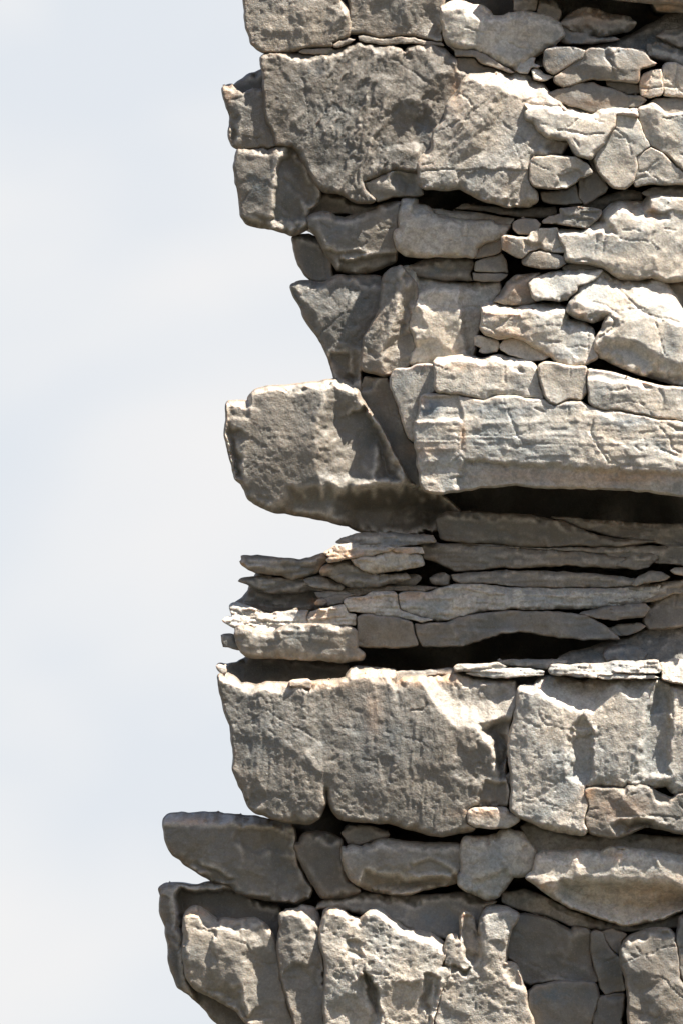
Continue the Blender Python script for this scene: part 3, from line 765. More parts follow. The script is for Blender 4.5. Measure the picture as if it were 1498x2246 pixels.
R('boulder', 'yellow tinged block under the row of little stones right of centre', [1078,663,1095,650,1110,620,1130,602,1160,600,1185,597,1168,612,1160,625,1164,648,1176,662,1150,668,1110,668], d=22, ty=.12, b=9, rough=.7, fa=3, lines=[[1135,610,3, 1120,640,5, 1100,662,2]])
R('boulder', 'bright white rounded ledge end above the long sunlit ledge', [1160,622,1170,610,1200,600,1240,594,1300,592,1322,590,1312,606,1290,622,1265,628,1262,640,1248,648,1242,660,1225,662,1200,658,1175,660,1165,650,1162,630],
  d=46, mat=MAT_PALE, ty=.42, b=8, ub=14, rough=.4, fa=3)
R('boulder', 'huge brilliantly sunlit sloping boulder at the right edge of the picture',
  [1264,632,1290,612,1322,592,1340,610,1385,614,1440,613,1458,622,1478,650,1500,682,1640,790,1640,890,1498,848,1450,835,1400,820,1352,800,1312,783,1302,768,1306,745,1320,722,1332,692,1312,700,1300,708,1280,702,1256,694,1242,684,1247,665,1264,645],
  d=66, mat=MAT_PALE, ty=.34, tx=-.02, b=9, ub=30, rough=.5, fa=7, fs=60,
  lines=[[1265,630,10, 1256,662,10, 1244,684,2],[1280,640,0, 1300,680,2, 1335,690,4],[1335,692,8, 1380,705,10, 1440,735,8, 1500,745,8],[1322,740,6, 1380,765,4, 1430,790,2, 1500,800,6],[1385,640,8, 1430,700,10, 1500,720,12]],
  cracks=[([1332,692,1350,705,1340,722,1322,735,1306,745],6,3),([1380,665,1420,690,1460,700,1500,715],3,3),([1300,665,1330,672,1350,690],2.5,3)],
  patches=[([1320,745,1390,760,1440,790,1640,850,1640,900,1400,830,1305,790,1300,765],-20,30)])
R('rock_slab', 'long sunlit ledge block left of the brilliantly lit boulder', [1056,674,1063,663,1090,668,1130,670,1172,667,1200,670,1215,667,1238,674,1242,690,1247,704,1275,708,1298,722,1304,750,1300,765,1308,784,1280,800,1255,803,1225,800,1202,780,1168,760,1150,745,1120,738,1092,742,1062,732,1053,720,1056,695],
  d=58, lam=1.3, lamw=16, rims=[([1058,686,1090,681,1140,683,1200,681,1240,686],1.0)], mat=MAT_PALE, ty=.22, b=8, ub=14, rough=.7, fa=3, fs=42, lines=[[1060,685,4, 1100,690,8, 1140,692,8],[1142,672,-2, 1140,700,4, 1160,740,4],[1160,680,6, 1200,700,8, 1235,690,6]],
  cracks=[([1056,715,1075,722,1090,738],4,2),([1242,690,1236,705,1244,712],6,3),([1180,748,1220,750],2.5,2),([1240,765,1270,760,1290,765],2,2)],
  patches=[([1055,660,1240,660,1240,676,1140,680,1055,676],-10,10)])
R('rock_shard', 'small white and tan shard sticking out at the left under the long ledge', [1041,740,1050,735,1068,740,1092,746,1096,758,1090,771,1062,775,1050,771,1056,762,1041,757], d=34, tight=True, mat=MAT_PALE, tx=-.1, b=5, rough=.5, fa=2, thick=110)
R('rock_shard', 'peach coloured curved shard lying under the long sunlit ledge', [1095,757,1106,746,1130,740,1150,748,1168,763,1200,782,1206,783,1190,790,1165,791,1140,784,1115,777,1098,769], d=44, tight=True, mat=MAT_PALE, ty=.2, b=6, rough=.4, fa=2, thick=110)
R('rock_block', 'grey triangular block at the right edge behind the sunlit boulder', [1452,620,1640,618,1640,790,1500,680,1478,648], d=0, ty=.0, b=5, rough=.6, cracks=[([1480,640,1500,650],3,2)])

# ================================================================== fourth bed
R('boulder', 'massive smooth bodied boulder jutting left over open air in the middle of the cliff',
  [497,888,502,880,545,881,548,870,565,855,600,848,650,842,700,838,735,833,755,833,775,845,788,862,800,890,830,930,850,965,865,1000,882,1030,900,1062,960,1080,1010,1120,990,1160,880,1172,800,1165,760,1152,730,1145,680,1132,640,1126,600,1122,570,1110,545,1092,540,1075,530,1060,517,1050,508,1010,500,975,495,950,498,925],
  d=18, mat=MAT_GREY, chip=.35, rims=[([500,892,545,890],1.2),([556,866,600,857,650,852,700,848,740,848,775,868],1.1)], ty=.03, b=9, ub=22, rough=.85, fa=3, fs=90, pits=.8,
  lines=[[540,885,3, 545,950,6, 533,1000,6, 535,1055,4],[505,950,-14, 515,1000,-16, 522,1040,-14],[718,845,2, 712,880,7, 692,940,10, 690,990,10, 694,1040,8, 702,1080,6],[735,870,-6, 742,920,-12, 760,980,-16, 770,1040,-12],[800,900,-22, 830,960,-30, 850,1040,-30],
         [620,1080,2, 700,1080,2, 760,1078,0, 820,1058,0, 880,1056,-4],[900,1110,-30, 960,1130,-50]],
  patches=[([725,890,770,880,800,925,790,960,740,955,705,940],-5,24),([640,1085,1020,1065,1030,1180,600,1160],-34,40),([760,1095,1040,1075,1050,1200,740,1200],-70,60),([497,880,545,876,546,915,500,918],-6,8)])
R('rock_block', 'narrow shadowed block leaning between the massive boulder and its right neighbour',
  [792,860,792,842,800,826,830,831,850,827,856,845,862,868,874,895,880,925,886,945,894,962,905,975,915,992,920,1070,905,1075,893,1058,880,1030,866,1002,848,965,822,925,798,885],
  d=-22, tight=True, ty=-.02, b=6, rough=.4, fa=2, patches=[([792,820,815,824,830,832,806,850,792,850],-10,8)])
R('rock_block', 'smooth tan block tapering downwards beside the long layered slab',
  [857,826,866,812,900,809,912,801,930,799,954,801,953,825,954,860,932,868,922,880,920,902,912,920,909,945,905,970,895,960,886,935,876,893,863,865,857,845],
  d=42, tight=True, mat=MAT_PALE, ty=.02, tx=.03, b=7, rough=.35, fa=2)
R('rock_block', 'rough topped block with rusty spots at the left end of the upper slab row',
  [952,797,960,786,1000,782,1040,785,1060,789,1085,781,1100,779,1112,784,1140,786,1170,796,1174,815,1179,845,1187,865,1188,876,1150,873,1120,870,1100,866,1060,874,1000,865,960,860,953,850,954,820],
  d=76, lam=0.8, lamw=18, rims=[([955,797,1000,794,1085,797,1110,800,1168,806],1.0)], mat=MAT_PALE, ty=0.130, b=7, ub=10, rough=.8, fa=3, cracks=[([1103,785,1105,810,1103,840],2,3)], patches=[([955,778,1040,778,1045,792,960,794],-8,8),([1108,780,1130,785,1145,815,1120,815],-6,10)])
R('rock_block', 'squarish pale block in the middle of the upper slab row', [1177,803,1190,796,1215,799,1240,804,1281,807,1283,840,1282,864,1270,878,1250,876,1238,880,1215,888,1202,882,1192,868,1184,840], d=92, tight=True, mat=MAT_PALE, ty=0.070, b=8, ub=14, rough=.4, fa=3, cracks=[([1250,808,1248,830],2,2)])
R('rock_slab', 'long pale slab running off the right edge above the layered slab', [1286,812,1340,820,1400,838,1450,850,1498,853,1640,860,1640,950,1498,924,1440,916,1400,908,1350,899,1320,898,1300,894,1290,884,1287,850],
  d=104, lam=0.8, lamw=17, tight=True, mat=MAT_PALE, ty=0.090, b=7, ub=14, rough=.45, fa=3, patches=[([1290,806,1340,812,1400,830,1420,848,1340,838,1290,824],-12,10)], cracks=[([1350,886,1380,880,1410,890],2,2),([1440,855,1452,880,1445,912],2,3)])
R('rock_slab', 'long thick layered slab with blue and tan stains above the big black gap',
  [922,877,930,867,950,866,1000,869,1060,878,1100,870,1150,877,1190,880,1212,892,1240,885,1270,882,1292,898,1350,904,1400,914,1440,922,1498,930,1640,958,1640,1100,1498,1086,1440,1080,1400,1074,1300,1070,1200,1067,1120,1063,1050,1066,1000,1078,960,1083,930,1077,920,1062,923,1040,915,1020,918,1000,908,975,910,950,912,925,921,905],
  d=94, lam=1.1, lamw=15, tight=True, mat=MAT_PALE, ty=.11, tx=.08, b=7, ub=34, rough=.75, fa=3, fs=60, layer=1.0,
  lines=[[915,925,2, 960,925,6, 1010,935,6],[1025,930,4, 1100,960,6, 1200,980,6, 1300,1010,6, 1400,1020,6, 1498,1030,6],[930,985,5, 1000,985,5],[1290,930,5, 1330,920,6, 1370,935,5]],
  patches=[([915,872,1000,870,1010,922,915,922],-7,6),([1020,1014,1100,1016,1200,1020,1320,1030,1498,1045,1640,1055,1640,1110,1000,1095,1000,1040],-12,14)],
  cracks=[([1020,1015,1060,1016,1095,1018,1110,1030],6,3),([1298,920,1292,950,1305,975,1320,1000,1330,1015],4,2),([1465,960,1470,985,1498,998],4,2),([1460,935,1480,945,1498,945],5,3),([1150,975,1200,973],2.5,2),([1170,895,1195,905],3,2),([1390,980,1400,990,1412,980],3,2),([1430,985,1460,990,1480,1000],3,2),([1130,950,1125,960],2,2),([1013,945,1010,985],3,4),([985,1050,1010,1048,1022,1035],3,2),([1330,1015,1400,1025,1498,1038],2.5,2)])

# ================================================================== thin bedded zone in shade
R('rock_slab', 'smooth dark grey slab end just beneath the big black gap',
  [957,1136,970,1128,980,1123,1010,1120,1060,1124,1100,1127,1150,1127,1190,1135,1230,1142,1270,1158,1310,1176,1360,1182,1400,1184,1440,1186,1390,1196,1330,1197,1280,1197,1200,1200,1130,1197,1070,1192,1000,1189,966,1180,961,1160],
  d=-60, lam=1.4, lamw=14, mat=MAT_GREY, ty=.0, b=6, ub=8, rough=.35, fa=2)
R('rock_slab', 'dim upper slab fading into the right end of the black gap', [1210,1132,1300,1140,1420,1150,1640,1150,1640,1210,1500,1204,1440,1190,1330,1174,1275,1156], d=-95, lam=5.7, lamw=10, b=6, rough=.5, fa=3)
R('rock_slab', 'flat dark bluish slab with a bright left tip right under the massive boulder', [735,1190,755,1178,790,1168,830,1168,880,1171,950,1174,958,1190,900,1196,860,1204,800,1200,765,1196], d=-14, lam=4.8, lamw=9, ty=.25, b=5, fa=2, rough=.5)
R('rock_shard', 'glowing orange and white shard tip under the massive boulder', [710,1212,730,1198,770,1190,820,1194,866,1200,856,1210,820,1217,775,1223,742,1231,718,1233,714,1227,724,1221,716,1216], d=8, lam=4.8, lamw=9, mat=MAT_PALE, ty=.12, b=6, rough=.3, fa=2)
R('rock_shard', 'sunlit topped shard right of the glowing orange tip', [768,1226,795,1220,825,1219,840,1212,860,1206,900,1213,925,1217,930,1240,900,1246,850,1252,820,1258,800,1252,780,1238], d=4, lam=4.8, lamw=10, mat=MAT_PALE, ty=.1, b=5, ub=14, rough=.5, fa=3, fs=30)
R('rock_shard', 'small orange sliver on top of the layered shards', [857,1206,866,1201,900,1201,926,1201,930,1213,900,1215,870,1212], d=12, mat=MAT_PALE, b=4, rough=.4, fa=1, thick=60)
R('rock_slab', 'brown slab with a straight broken left end in the thin bedded zone', [922,1193,960,1192,1000,1194,1050,1198,1150,1204,1200,1206,1300,1214,1420,1232,1400,1248,1300,1243,1250,1240,1150,1245,1080,1247,1030,1251,1000,1253,980,1245,960,1233,930,1226,926,1210],
  d=-58, lam=4.2, lamw=12, ty=.02, b=5, ub=8, rough=.45, fa=3)
R('rock_slab', 'dark thin slab above the brown slab in the thin bedded zone', [1000,1192,1070,1195,1200,1203,1330,1200,1480,1196,1640,1215,1640,1250,1440,1236,1300,1212,1150,1202,1060,1198], d=-70, lam=5.7, lamw=8, b=4, rough=.8, fa=3)
R('rock_shard', 'dim orange edged shard behind the long dark spikes on the left', [699,1252,705,1242,725,1235,766,1230,790,1242,810,1256,850,1260,890,1256,900,1268,870,1278,800,1290,760,1286,740,1275,720,1262,702,1262], d=-14, lam=5.7, lamw=9, ty=.02, b=6, ub=16, rough=.7, fa=3, fs=30)
R('rock_spike', 'long flat dark spike pointing left with a pale lower tip', [529,1221,540,1218,600,1222,650,1227,680,1223,700,1214,712,1213,720,1226,708,1238,695,1255,670,1264,640,1271,622,1262,590,1260,560,1256,545,1250,530,1240,525,1232,532,1230],
  d=-34, lam=4.8, lamw=9, mat=MAT_GREY, ty=.05, b=5, ub=12, rough=.5, fa=2, lines=[[530,1234,4, 580,1242,4, 620,1245,3],[620,1230,0, 622,1260,0]])
R('rock_spike', 'thin sharp dark spike pointing left under the flat dark spike', [522,1275,530,1269,545,1267,580,1262,640,1270,700,1262,730,1272,755,1284,740,1294,680,1298,600,1302,570,1299,550,1290,540,1280], d=-52, lam=5.7, lamw=8, mat=MAT_GREY, ty=-.1, b=5, ub=10, rough=.5, fa=3)
R('rock_shard', 'dark lumpy shard in the shadows right of the thin sharp spike', [665,1272,680,1265,705,1264,730,1276,755,1288,748,1296,700,1292,670,1282], d=-40, lam=5.7, lamw=8, b=5, rough=.9, fa=3)
R('rock_block', 'black recessed mass between the dark spikes and the pale left ledge', [512,1328,530,1317,545,1298,550,1285,565,1255,640,1250,700,1235,780,1240,840,1290,800,1320,730,1335,600,1352,560,1345,530,1338], d=-88, lam=5.7, lamw=9, mat=MAT_GREY, ty=.0, b=9, rough=.9)
R('stone', 'dark stone in the shadowed middle of the thin bedded zone', [860,1270,885,1262,915,1260,925,1270,910,1284,870,1286], d=-60, b=6, rough=.8)
R('stone', 'round dark pebble in the shadowed pocket of the thin bedded zone', [942,1266,955,1258,975,1258,986,1266,984,1282,958,1284,944,1278], d=-56, b=7, rough=.8)
R('rock_shard', 'dark thin shard lying above the sunlit stepped slab edge', [690,1300,740,1292,790,1286,850,1284,900,1284,960,1288,930,1297,860,1296,800,1304,760,1310,700,1316], d=-46, lam=4.8, lamw=7, b=4, rough=.9, fa=3)
R('rock_slab', 'smooth thin grey slab pointing left in the middle of the bedded zone', [987,1263,1020,1256,1100,1252,1200,1254,1300,1258,1360,1265,1430,1275,1420,1284,1300,1289,1215,1289,1170,1289,1120,1284,1060,1280,1010,1281,992,1274], d=-50, lam=3.8, lamw=9, b=5, rough=.4, fa=2, cracks=[([1215,1256,1222,1286],2.5,2)])
R('rock_slab', 'long slab with a sunlit peach tip in the bedded zone', [873,1305,885,1300,920,1299,940,1300,962,1291,990,1284,1030,1283,1060,1284,1090,1288,1180,1292,1300,1293,1450,1285,1440,1305,1400,1323,1300,1334,1200,1336,1120,1336,1080,1338,1050,1341,1020,1350,990,1360,960,1364,930,1355,905,1348,880,1335,874,1318],
  d=-20, lam=4.8, lamw=11, mat=MAT_PALE, ty=.05, tx=-.05, b=6, ub=10, rough=.5, fa=3, cracks=[([874,1318,890,1324],4,2),([1285,1300,1300,1333],2.5,2),([965,1350,985,1358],3,3)])
R('rock_slab', 'stepped slab with a peach sunlit upper edge left of the long slab', [755,1320,757,1312,766,1309,800,1308,812,1300,830,1298,860,1298,870,1303,872,1320,880,1338,905,1350,950,1362,930,1365,880,1356,850,1351,800,1343,762,1340],
  d=-4, lam=4.8, lamw=11, mat=MAT_PALE, ty=.08, b=6, rough=.4, fa=2, cracks=[([812,1312,850,1316],2,2)])
R('rock_shard', 'tiny peach shard tip in the shadow above the stepped slab', [690,1322,696,1315,712,1313,716,1322,706,1328,692,1328], d=-22, b=3, rough=.4, fa=0, thick=40)
R('rock_shard', 'small dark shard behind the tiny peach shard tip', [712,1313,740,1304,780,1302,756,1312,752,1322,720,1330,714,1324], d=-36, b=4, rough=.6, fa=1, thick=60)
R('rock_shard', 'short orange topped shard above the pale left ledge', [672,1356,680,1344,700,1338,735,1331,755,1324,762,1344,780,1348,780,1372,740,1371,700,1367,680,1367,674,1362], d=0, lam=4.8, lamw=9, mat=MAT_PALE, ty=.05, b=6, rough=.4, fa=2)
R('rock_slab', 'pale sunlit layered ledge with wavy tips pointing left', [488,1361,498,1352,510,1354,509,1345,504,1336,506,1326,512,1322,530,1326,550,1332,566,1337,590,1346,606,1341,640,1340,676,1341,670,1356,680,1368,640,1370,615,1376,598,1386,580,1389,565,1384,552,1372,535,1370,515,1378,505,1371],
  d=-10, lam=5.7, lamw=9, mat=MAT_PALE, ty=.42, b=4, rough=.6, fa=3, fs=26, cracks=[([508,1340,540,1352,580,1352],4,3),([510,1362,545,1362,590,1368],3,2)])
R('rock_slab', 'thick brown slab under the pale wavy ledge at the left edge', [516,1390,522,1375,535,1371,552,1376,570,1388,585,1391,602,1387,618,1377,645,1370,700,1368,760,1373,781,1382,782,1400,781,1422,800,1432,796,1448,740,1450,700,1447,600,1443,545,1440,530,1428,520,1410],
  d=22, lam=1.9, lamw=16, ty=-.05, tx=.0, b=6, ub=16, rough=.7, fa=3, lines=[[540,1385,2, 552,1410,4, 548,1435,0],[612,1385,6, 620,1410,5, 625,1435,0]])
R('rock_shard', 'short square stub of brown rock poking out at the far left', [483,1393,490,1391,500,1391,515,1393,518,1408,528,1425,515,1423,490,1417,486,1406], d=-6, b=4, rough=.6, fa=1, thick=120)
R('rock_shard', 'rounded grey knob between the wavy ledge and the brown slab', [514,1378,528,1371,545,1372,560,1383,562,1388,540,1391,518,1392], d=-2, b=5, rough=.6, fa=1, thick=80)
R('rock_block', 'square edged block in the bed above the lower black gap', [783,1353,800,1347,850,1353,903,1366,908,1390,916,1414,900,1418,850,1420,800,1418,781,1415,784,1382], d=4, tight=True, ty=-.02, b=5, rough=.5, fa=2, cracks=[([850,1355,850,1418],1.5,4)])
R('rock_slab', 'long curved slab tapering right above the lower black gap', [909,1368,940,1369,980,1367,1000,1359,1050,1346,1100,1342,1200,1342,1280,1348,1320,1372,1360,1402,1280,1402,1200,1394,1140,1384,1100,1388,1050,1405,1010,1416,960,1418,925,1418,917,1400],
  d=-4, lam=1.9, lamw=14, tight=True, ty=-.05, b=5, ub=12, rough=.45, fa=3, lines=[[990,1370,3, 1000,1412,2],[955,1372,-1, 960,1415,-1]])
R('rock_slab', 'flat grey stone at the right end of the bedded zone', [1268,1344,1300,1336,1360,1328,1415,1323,1425,1335,1410,1352,1360,1360,1320,1360,1285,1350], d=-10, lam=3.8, lamw=9, b=5, rough=.6, fa=2)
R('rock_block', 'dark slanted lump at the right end of the curved slab', [1222,1350,1240,1344,1262,1350,1280,1362,1250,1375,1232,1366], d=-20, b=5, rough=.8, fa=2)
R('stone', 'small greenish stone near the right end of the dark bedded zone', [1382,1282,1400,1262,1425,1254,1450,1255,1470,1266,1460,1273,1420,1276,1395,1286], d=-24, ty=.1, b=6, rough=.8)
R('stone', 'pale small stone at the right edge of the dark bedded zone', [1470,1253,1480,1246,1520,1243,1580,1256,1560,1266,1500,1262,1478,1260], d=-14, b=5, rough=.7)
R('rock_shard', 'dim slab remnant above the small greenish stone', [1375,1225,1395,1214,1430,1212,1445,1222,1425,1245,1390,1250,1350,1240], d=-56, lam=3.8, lamw=8, b=6, rough=.6)
R('rock_slab', 'dark broad slab dipping into the shaded recess at the right', [1350,1290,1440,1280,1500,1272,1640,1268,1640,1300,1480,1302,1440,1318,1380,1326,1300,1334,1300,1298], d=-40, lam=4.8, lamw=10, b=6, rough=.7, fa=3)
R('rock_block', 'dark bluish back wall rock at the right of the recess', [1418,1336,1440,1312,1480,1298,1520,1284,1640,1290,1640,1370,1500,1372,1460,1378,1425,1382,1412,1362], d=-56, ty=.2, b=7, rough=1.2)
R('rock_shard', 'thin low shard at the bottom right of the bedded zone', [1326,1380,1350,1372,1405,1366,1418,1374,1400,1386,1370,1394,1340,1396], d=-36, b=4, rough=.8)
R('rubble_slope', 'bluish gravelly debris at the back of the lower right recess',
  [1225,1446,1250,1430,1290,1424,1330,1410,1380,1400,1410,1385,1450,1374,1498,1362,1640,1356,1640,1462,1400,1462,1250,1458], d=-60, ty=.75, b=5, fa=4.5, fs=30, lf=6, rough=2.2, pits=1.6, mat=MAT_SAND, kind='stuff', cat='gravel')
R('boulder', 'rough bluish lump of rock lying on the debris in the lower right recess', [1320,1440,1325,1422,1340,1416,1370,1414,1400,1420,1420,1432,1412,1446,1370,1452,1330,1450], d=-24, ty=.4, b=8, rough=1.6)

# ================================================================== fifth bed
R('rock_block', 'very wide upright grey block with a pale chipped rim below the lower black gap',
  [480,1484,484,1478,497,1476,515,1484,530,1498,560,1502,578,1501,586,1497,600,1496,634,1499,650,1494,685,1494,700,1491,745,1490,761,1487,762,1478,772,1466,785,1463,830,1466,868,1470,866,1500,885,1482,930,1481,960,1477,990,1476,1035,1488,1080,1492,1128,1494,1132,1530,1118,1575,1113,1610,1112,1650,1105,1690,1108,1712,1113,1735,1110,1764,1080,1765,1030,1766,1021,1778,1021,1802,1040,1815,1010,1822,970,1828,940,1828,900,1815,850,1800,820,1800,770,1797,740,1790,728,1775,722,1760,716,1732,711,1760,700,1790,680,1805,640,1800,600,1790,560,1778,548,1765,540,1740,528,1720,518,1700,512,1685,516,1660,514,1630,508,1590,497,1560,490,1525,483,1490],
  d=34, chip=.65, rims=[([762,1486,790,1486,868,1484],1.5),([885,1494,960,1490,990,1492],1.2),([925,1500,960,1560,1000,1595,1060,1598,1110,1580,1132,1570],.42),([497,1500,580,1512,650,1503,760,1496],1.2)], mat=MAT_GREY, ty=.05, tx=.0, b=8, ub=16, rough=1.05, stri=(94,1.3,13), pits=1.0, fa=3.5, fs=70,
  lines=[[572,1505,6, 570,1600,7, 564,1700,6, 552,1755,-6],[672,1500,6, 670,1600,6, 664,1650,8, 690,1700,4],[668,1655,8, 708,1690,6, 718,1720,0],[710,1560,-3, 702,1620,-2, 716,1690,4],[862,1500,4, 868,1580,7, 862,1650,8, 855,1720,6, 842,1795,2],
         [1058,1618,10, 1078,1640,8, 1090,1690,4],[1085,1600,-14, 1110,1640,-20, 1100,1680,-16]],
  patches=[([1060,1600,1095,1575,1140,1580,1130,1700,1095,1700,1085,1650],-20,18),([860,1462,900,1470,880,1486,868,1500],-16,8),([780,1458,870,1462,868,1500,820,1490],-10,14),
           ([1000,1640,1070,1640,1090,1700,1040,1710,1000,1690],-5,22),([835,1660,860,1655,858,1712,840,1722],-2,6),([1060,1715,1100,1720,1112,1770,1050,1760],-10,10)],
  cracks=[([897,1558,925,1555,935,1540],4,2),([716,1730,714,1760,708,1790],10,5)])
R('rock_shard', 'tiny sunlit corner chip at the top left rim of the wide upright block', [475,1461,482,1457,497,1459,500,1472,490,1478,479,1472], d=6, mat=MAT_PALE, ty=.3, b=4, fa=0, thick=70, rough=.6)
R('rock_slab', 'black shaded ledge top behind the rim of the wide upright block', [475,1460,482,1458,497,1459,520,1455,545,1438,600,1444,700,1452,765,1460,764,1492,700,1494,600,1500,560,1506,530,1500,512,1482,492,1476,478,1470], d=-150, mat=MAT_GREY, ty=.3, b=4, fa=1, lf=1, rough=.7)
R('rock_shard', 'small white chip resting on the rim of the wide upright block', [635,1493,645,1490,675,1488,684,1494,682,1506,650,1507,637,1503], d=44, mat=MAT_PALE, b=4, rough=.4, fa=1, thick=60)
R('rock_slab', 'thin bluish slab in shade behind the rim of the wide upright block', [862,1476,880,1470,930,1470,990,1464,1010,1470,995,1480,960,1480,930,1484,885,1488,866,1500], d=-4, ty=.4, b=3, rough=.6, thick=140)
R('rock_slab', 'thin white slab with a pointed left end on the ledge above the wide block', [993,1462,1000,1457,1030,1456,1060,1455,1090,1451,1110,1460,1100,1466,1080,1466,1050,1474,1020,1473,996,1470], d=10, lam=3.4, lamw=7, mat=MAT_PALE, ty=.1, b=4, rough=.5, fa=1, thick=110)
R('rock_slab', 'cream thin slab under the pointed white slab', [1020,1477,1050,1470,1080,1465,1110,1464,1150,1466,1192,1470,1190,1481,1130,1484,1080,1485,1050,1483], d=18, lam=2.8, lamw=7, mat=MAT_PALE, ty=.15, b=4, rough=.5, fa=2, thick=110)
R('rock_slab', 'grey shaded flat slab beside the bright slabs on the ledge', [1091,1449,1130,1446,1200,1446,1245,1447,1240,1454,1206,1456,1200,1467,1150,1463,1112,1458,1094,1456], d=4, lam=2.8, lamw=7, ty=.05, b=4, rough=.5, fa=1, thick=110)
R('rock_slab', 'brilliant white slab with a square left end on the lower right ledge', [1199,1470,1206,1457,1260,1455,1308,1456,1340,1449,1390,1447,1440,1447,1445,1468,1440,1474,1400,1475,1350,1474,1310,1480,1300,1485,1250,1481,1205,1478], d=56, lam=4.8, lamw=8, mat=MAT_PALE, ty=.35, b=5, rough=.5, fa=3, thick=150)
R('rock_slab', 'bright cream tongue of rock under the brilliant white slab', [1308,1482,1320,1474,1350,1475,1400,1477,1430,1478,1440,1484,1400,1487,1360,1486,1320,1487], d=62, mat=MAT_PALE, ty=.3, b=4, rough=.4, fa=1, thick=90)
R('rock_slab', 'sandy sunlit ledge top at the lower right edge of the picture', [1442,1452,1470,1444,1498,1448,1640,1444,1640,1500,1498,1498,1470,1497,1446,1486,1446,1470], d=50, mat=MAT_PALE, ty=.6, b=5, rough=1.4, pits=1, fa=3)
R('rock_block', 'big block at the lower right with a scooped dazzling top and vertical flutes',
  [1135,1512,1140,1504,1170,1501,1180,1491,1195,1483,1225,1483,1250,1490,1280,1497,1310,1489,1345,1487,1380,1485,1430,1489,1438,1485,1470,1499,1640,1499,1640,1738,1498,1733,1480,1738,1470,1735,1458,1720,1420,1722,1370,1715,1366,1726,1340,1720,1300,1719,1282,1720,1277,1730,1278,1745,1286,1762,1280,1780,1278,1800,1282,1815,1276,1825,1250,1825,1210,1818,1190,1810,1170,1800,1140,1790,1120,1775,1118,1750,1120,1730,1118,1690,1114,1650,1116,1610,1124,1580,1132,1545],
  d=56, chip=.7, rims=[([1140,1515,1172,1512,1200,1540,1250,1560,1300,1568,1330,1535,1348,1512,1375,1535,1400,1534,1420,1505,1436,1497,1462,1515],.62),([1470,1512,1600,1512],1.2)], mat=MAT_PALE, ty=0.120, b=9, ub=18, rough=1.0, stri=(96,1.6,13), pits=.9, fa=3.5, fs=60,
  lines=[[1172,1502,6, 1160,1520,10, 1155,1600,9, 1150,1680,6],[1243,1545,8, 1242,1600,8, 1236,1680,6, 1240,1710,2],[1258,1600,-6, 1258,1690,-10],[1292,1605,-6, 1292,1690,-8],[1300,1600,6, 1318,1560,8, 1345,1500,10],[1300,1600,8, 1296,1660,8, 1298,1700,4],
         [1395,1545,8, 1415,1510,10, 1436,1487,9],[1412,1545,8, 1400,1600,7, 1392,1660,6],[1424,1560,-4, 1412,1640,-4, 1410,1700,-4],[1468,1502,8, 1470,1600,9, 1464,1700,6],[1455,1520,-8, 1464,1600,-8, 1455,1680,-8]],
  patches=[([1255,1596,1305,1592,1303,1610,1256,1612],8,8),([1440,1490,1468,1505,1464,1560,1430,1560],-12,12),([1468,1492,1640,1490,1640,1508,1468,1508],-10,12)],
  cracks=[([1185,1708,1210,1712],3,2),([1470,1500,1470,1600,1465,1650],4,2),([1398,1718,1430,1715],4,3),([1244,1600,1240,1680],2,2)])
R('rock_block', 'knobbly tan edged block at the lower right under the scooped block',
  [1279,1731,1286,1724,1300,1723,1340,1726,1365,1731,1372,1720,1395,1720,1424,1727,1445,1740,1470,1750,1482,1740,1498,1736,1640,1742,1640,1840,1498,1825,1450,1813,1420,1808,1400,1812,1380,1822,1350,1834,1310,1828,1290,1820,1283,1808,1280,1790,1287,1772,1286,1760,1280,1745],
  d=66, tight=True, ty=.02, b=8, ub=16, rough=.9, fa=3.5, fs=45, cracks=[([1290,1772,1305,1770],4,2),([1350,1786,1390,1784,1440,1786,1498,1790],3,2),([1448,1786,1455,1798],3,2)],
  lines=[[1372,1722,6, 1365,1750,8, 1355,1780,2],[1345,1795,4, 1400,1790,6, 1450,1800,6],[1370,1808,-16, 1420,1806,-14]], patches=[([1380,1798,1430,1796,1440,1815,1360,1835],-16,10),([1420,1722,1470,1740,1460,1760,1430,1750],-10,10)])
R('stone', 'small light oblong stone wedged at the foot of the joint between the two big blocks', [1022,1779,1030,1771,1045,1768,1080,1767,1112,1769,1116,1780,1138,1791,1134,1800,1115,1811,1080,1815,1040,1812,1023,1800], d=52, mat=MAT_PALE, ty=.02, b=9, rough=.4, fa=2, thick=140)
R('rock_shard', 'tan chip in the dark joint between the two big lower blocks', [1100,1707,1108,1696,1117,1690,1121,1702,1119,1715,1108,1717], d=22, b=4, rough=.5, fa=0, thick=60)

# ================================================================== sixth bed
R('boulder', 'wedge shaped boulder jutting far left with only the tip of its top in sunlight',
  [360,1797,372,1788,400,1786,430,1786,450,1784,490,1786,560,1793,600,1799,640,1806,650,1830,645,1860,652,1890,664,1920,684,1950,680,1968,650,1977,600,1974,550,1965,520,1955,505,1940,470,1932,440,1915,420,1900,400,1888,380,1870,368,1845,362,1815],
  d=-36, rims=[([360,1801,400,1805,450,1807,520,1806,640,1818],2.0)], mat=MAT_GREY, ty=.0, b=8, ub=18, rough=.95, fa=3, pits=.5, lines=[[365,1805,3, 400,1806,6, 450,1806,5, 520,1806,3, 580,1812,-4],[462,1860,4, 464,1900,6, 500,1925,4],[535,1870,4, 530,1900,7, 518,1930,2],[545,1870,-3, 590,1900,-3],[600,1840,-12, 620,1900,-14, 640,1950,-10],[430,1895,-6, 470,1905,-8, 500,1932,-6]],
  patches=[([520,1815,600,1820,640,1840,640,1870,560,1865,520,1840],-8,14)])
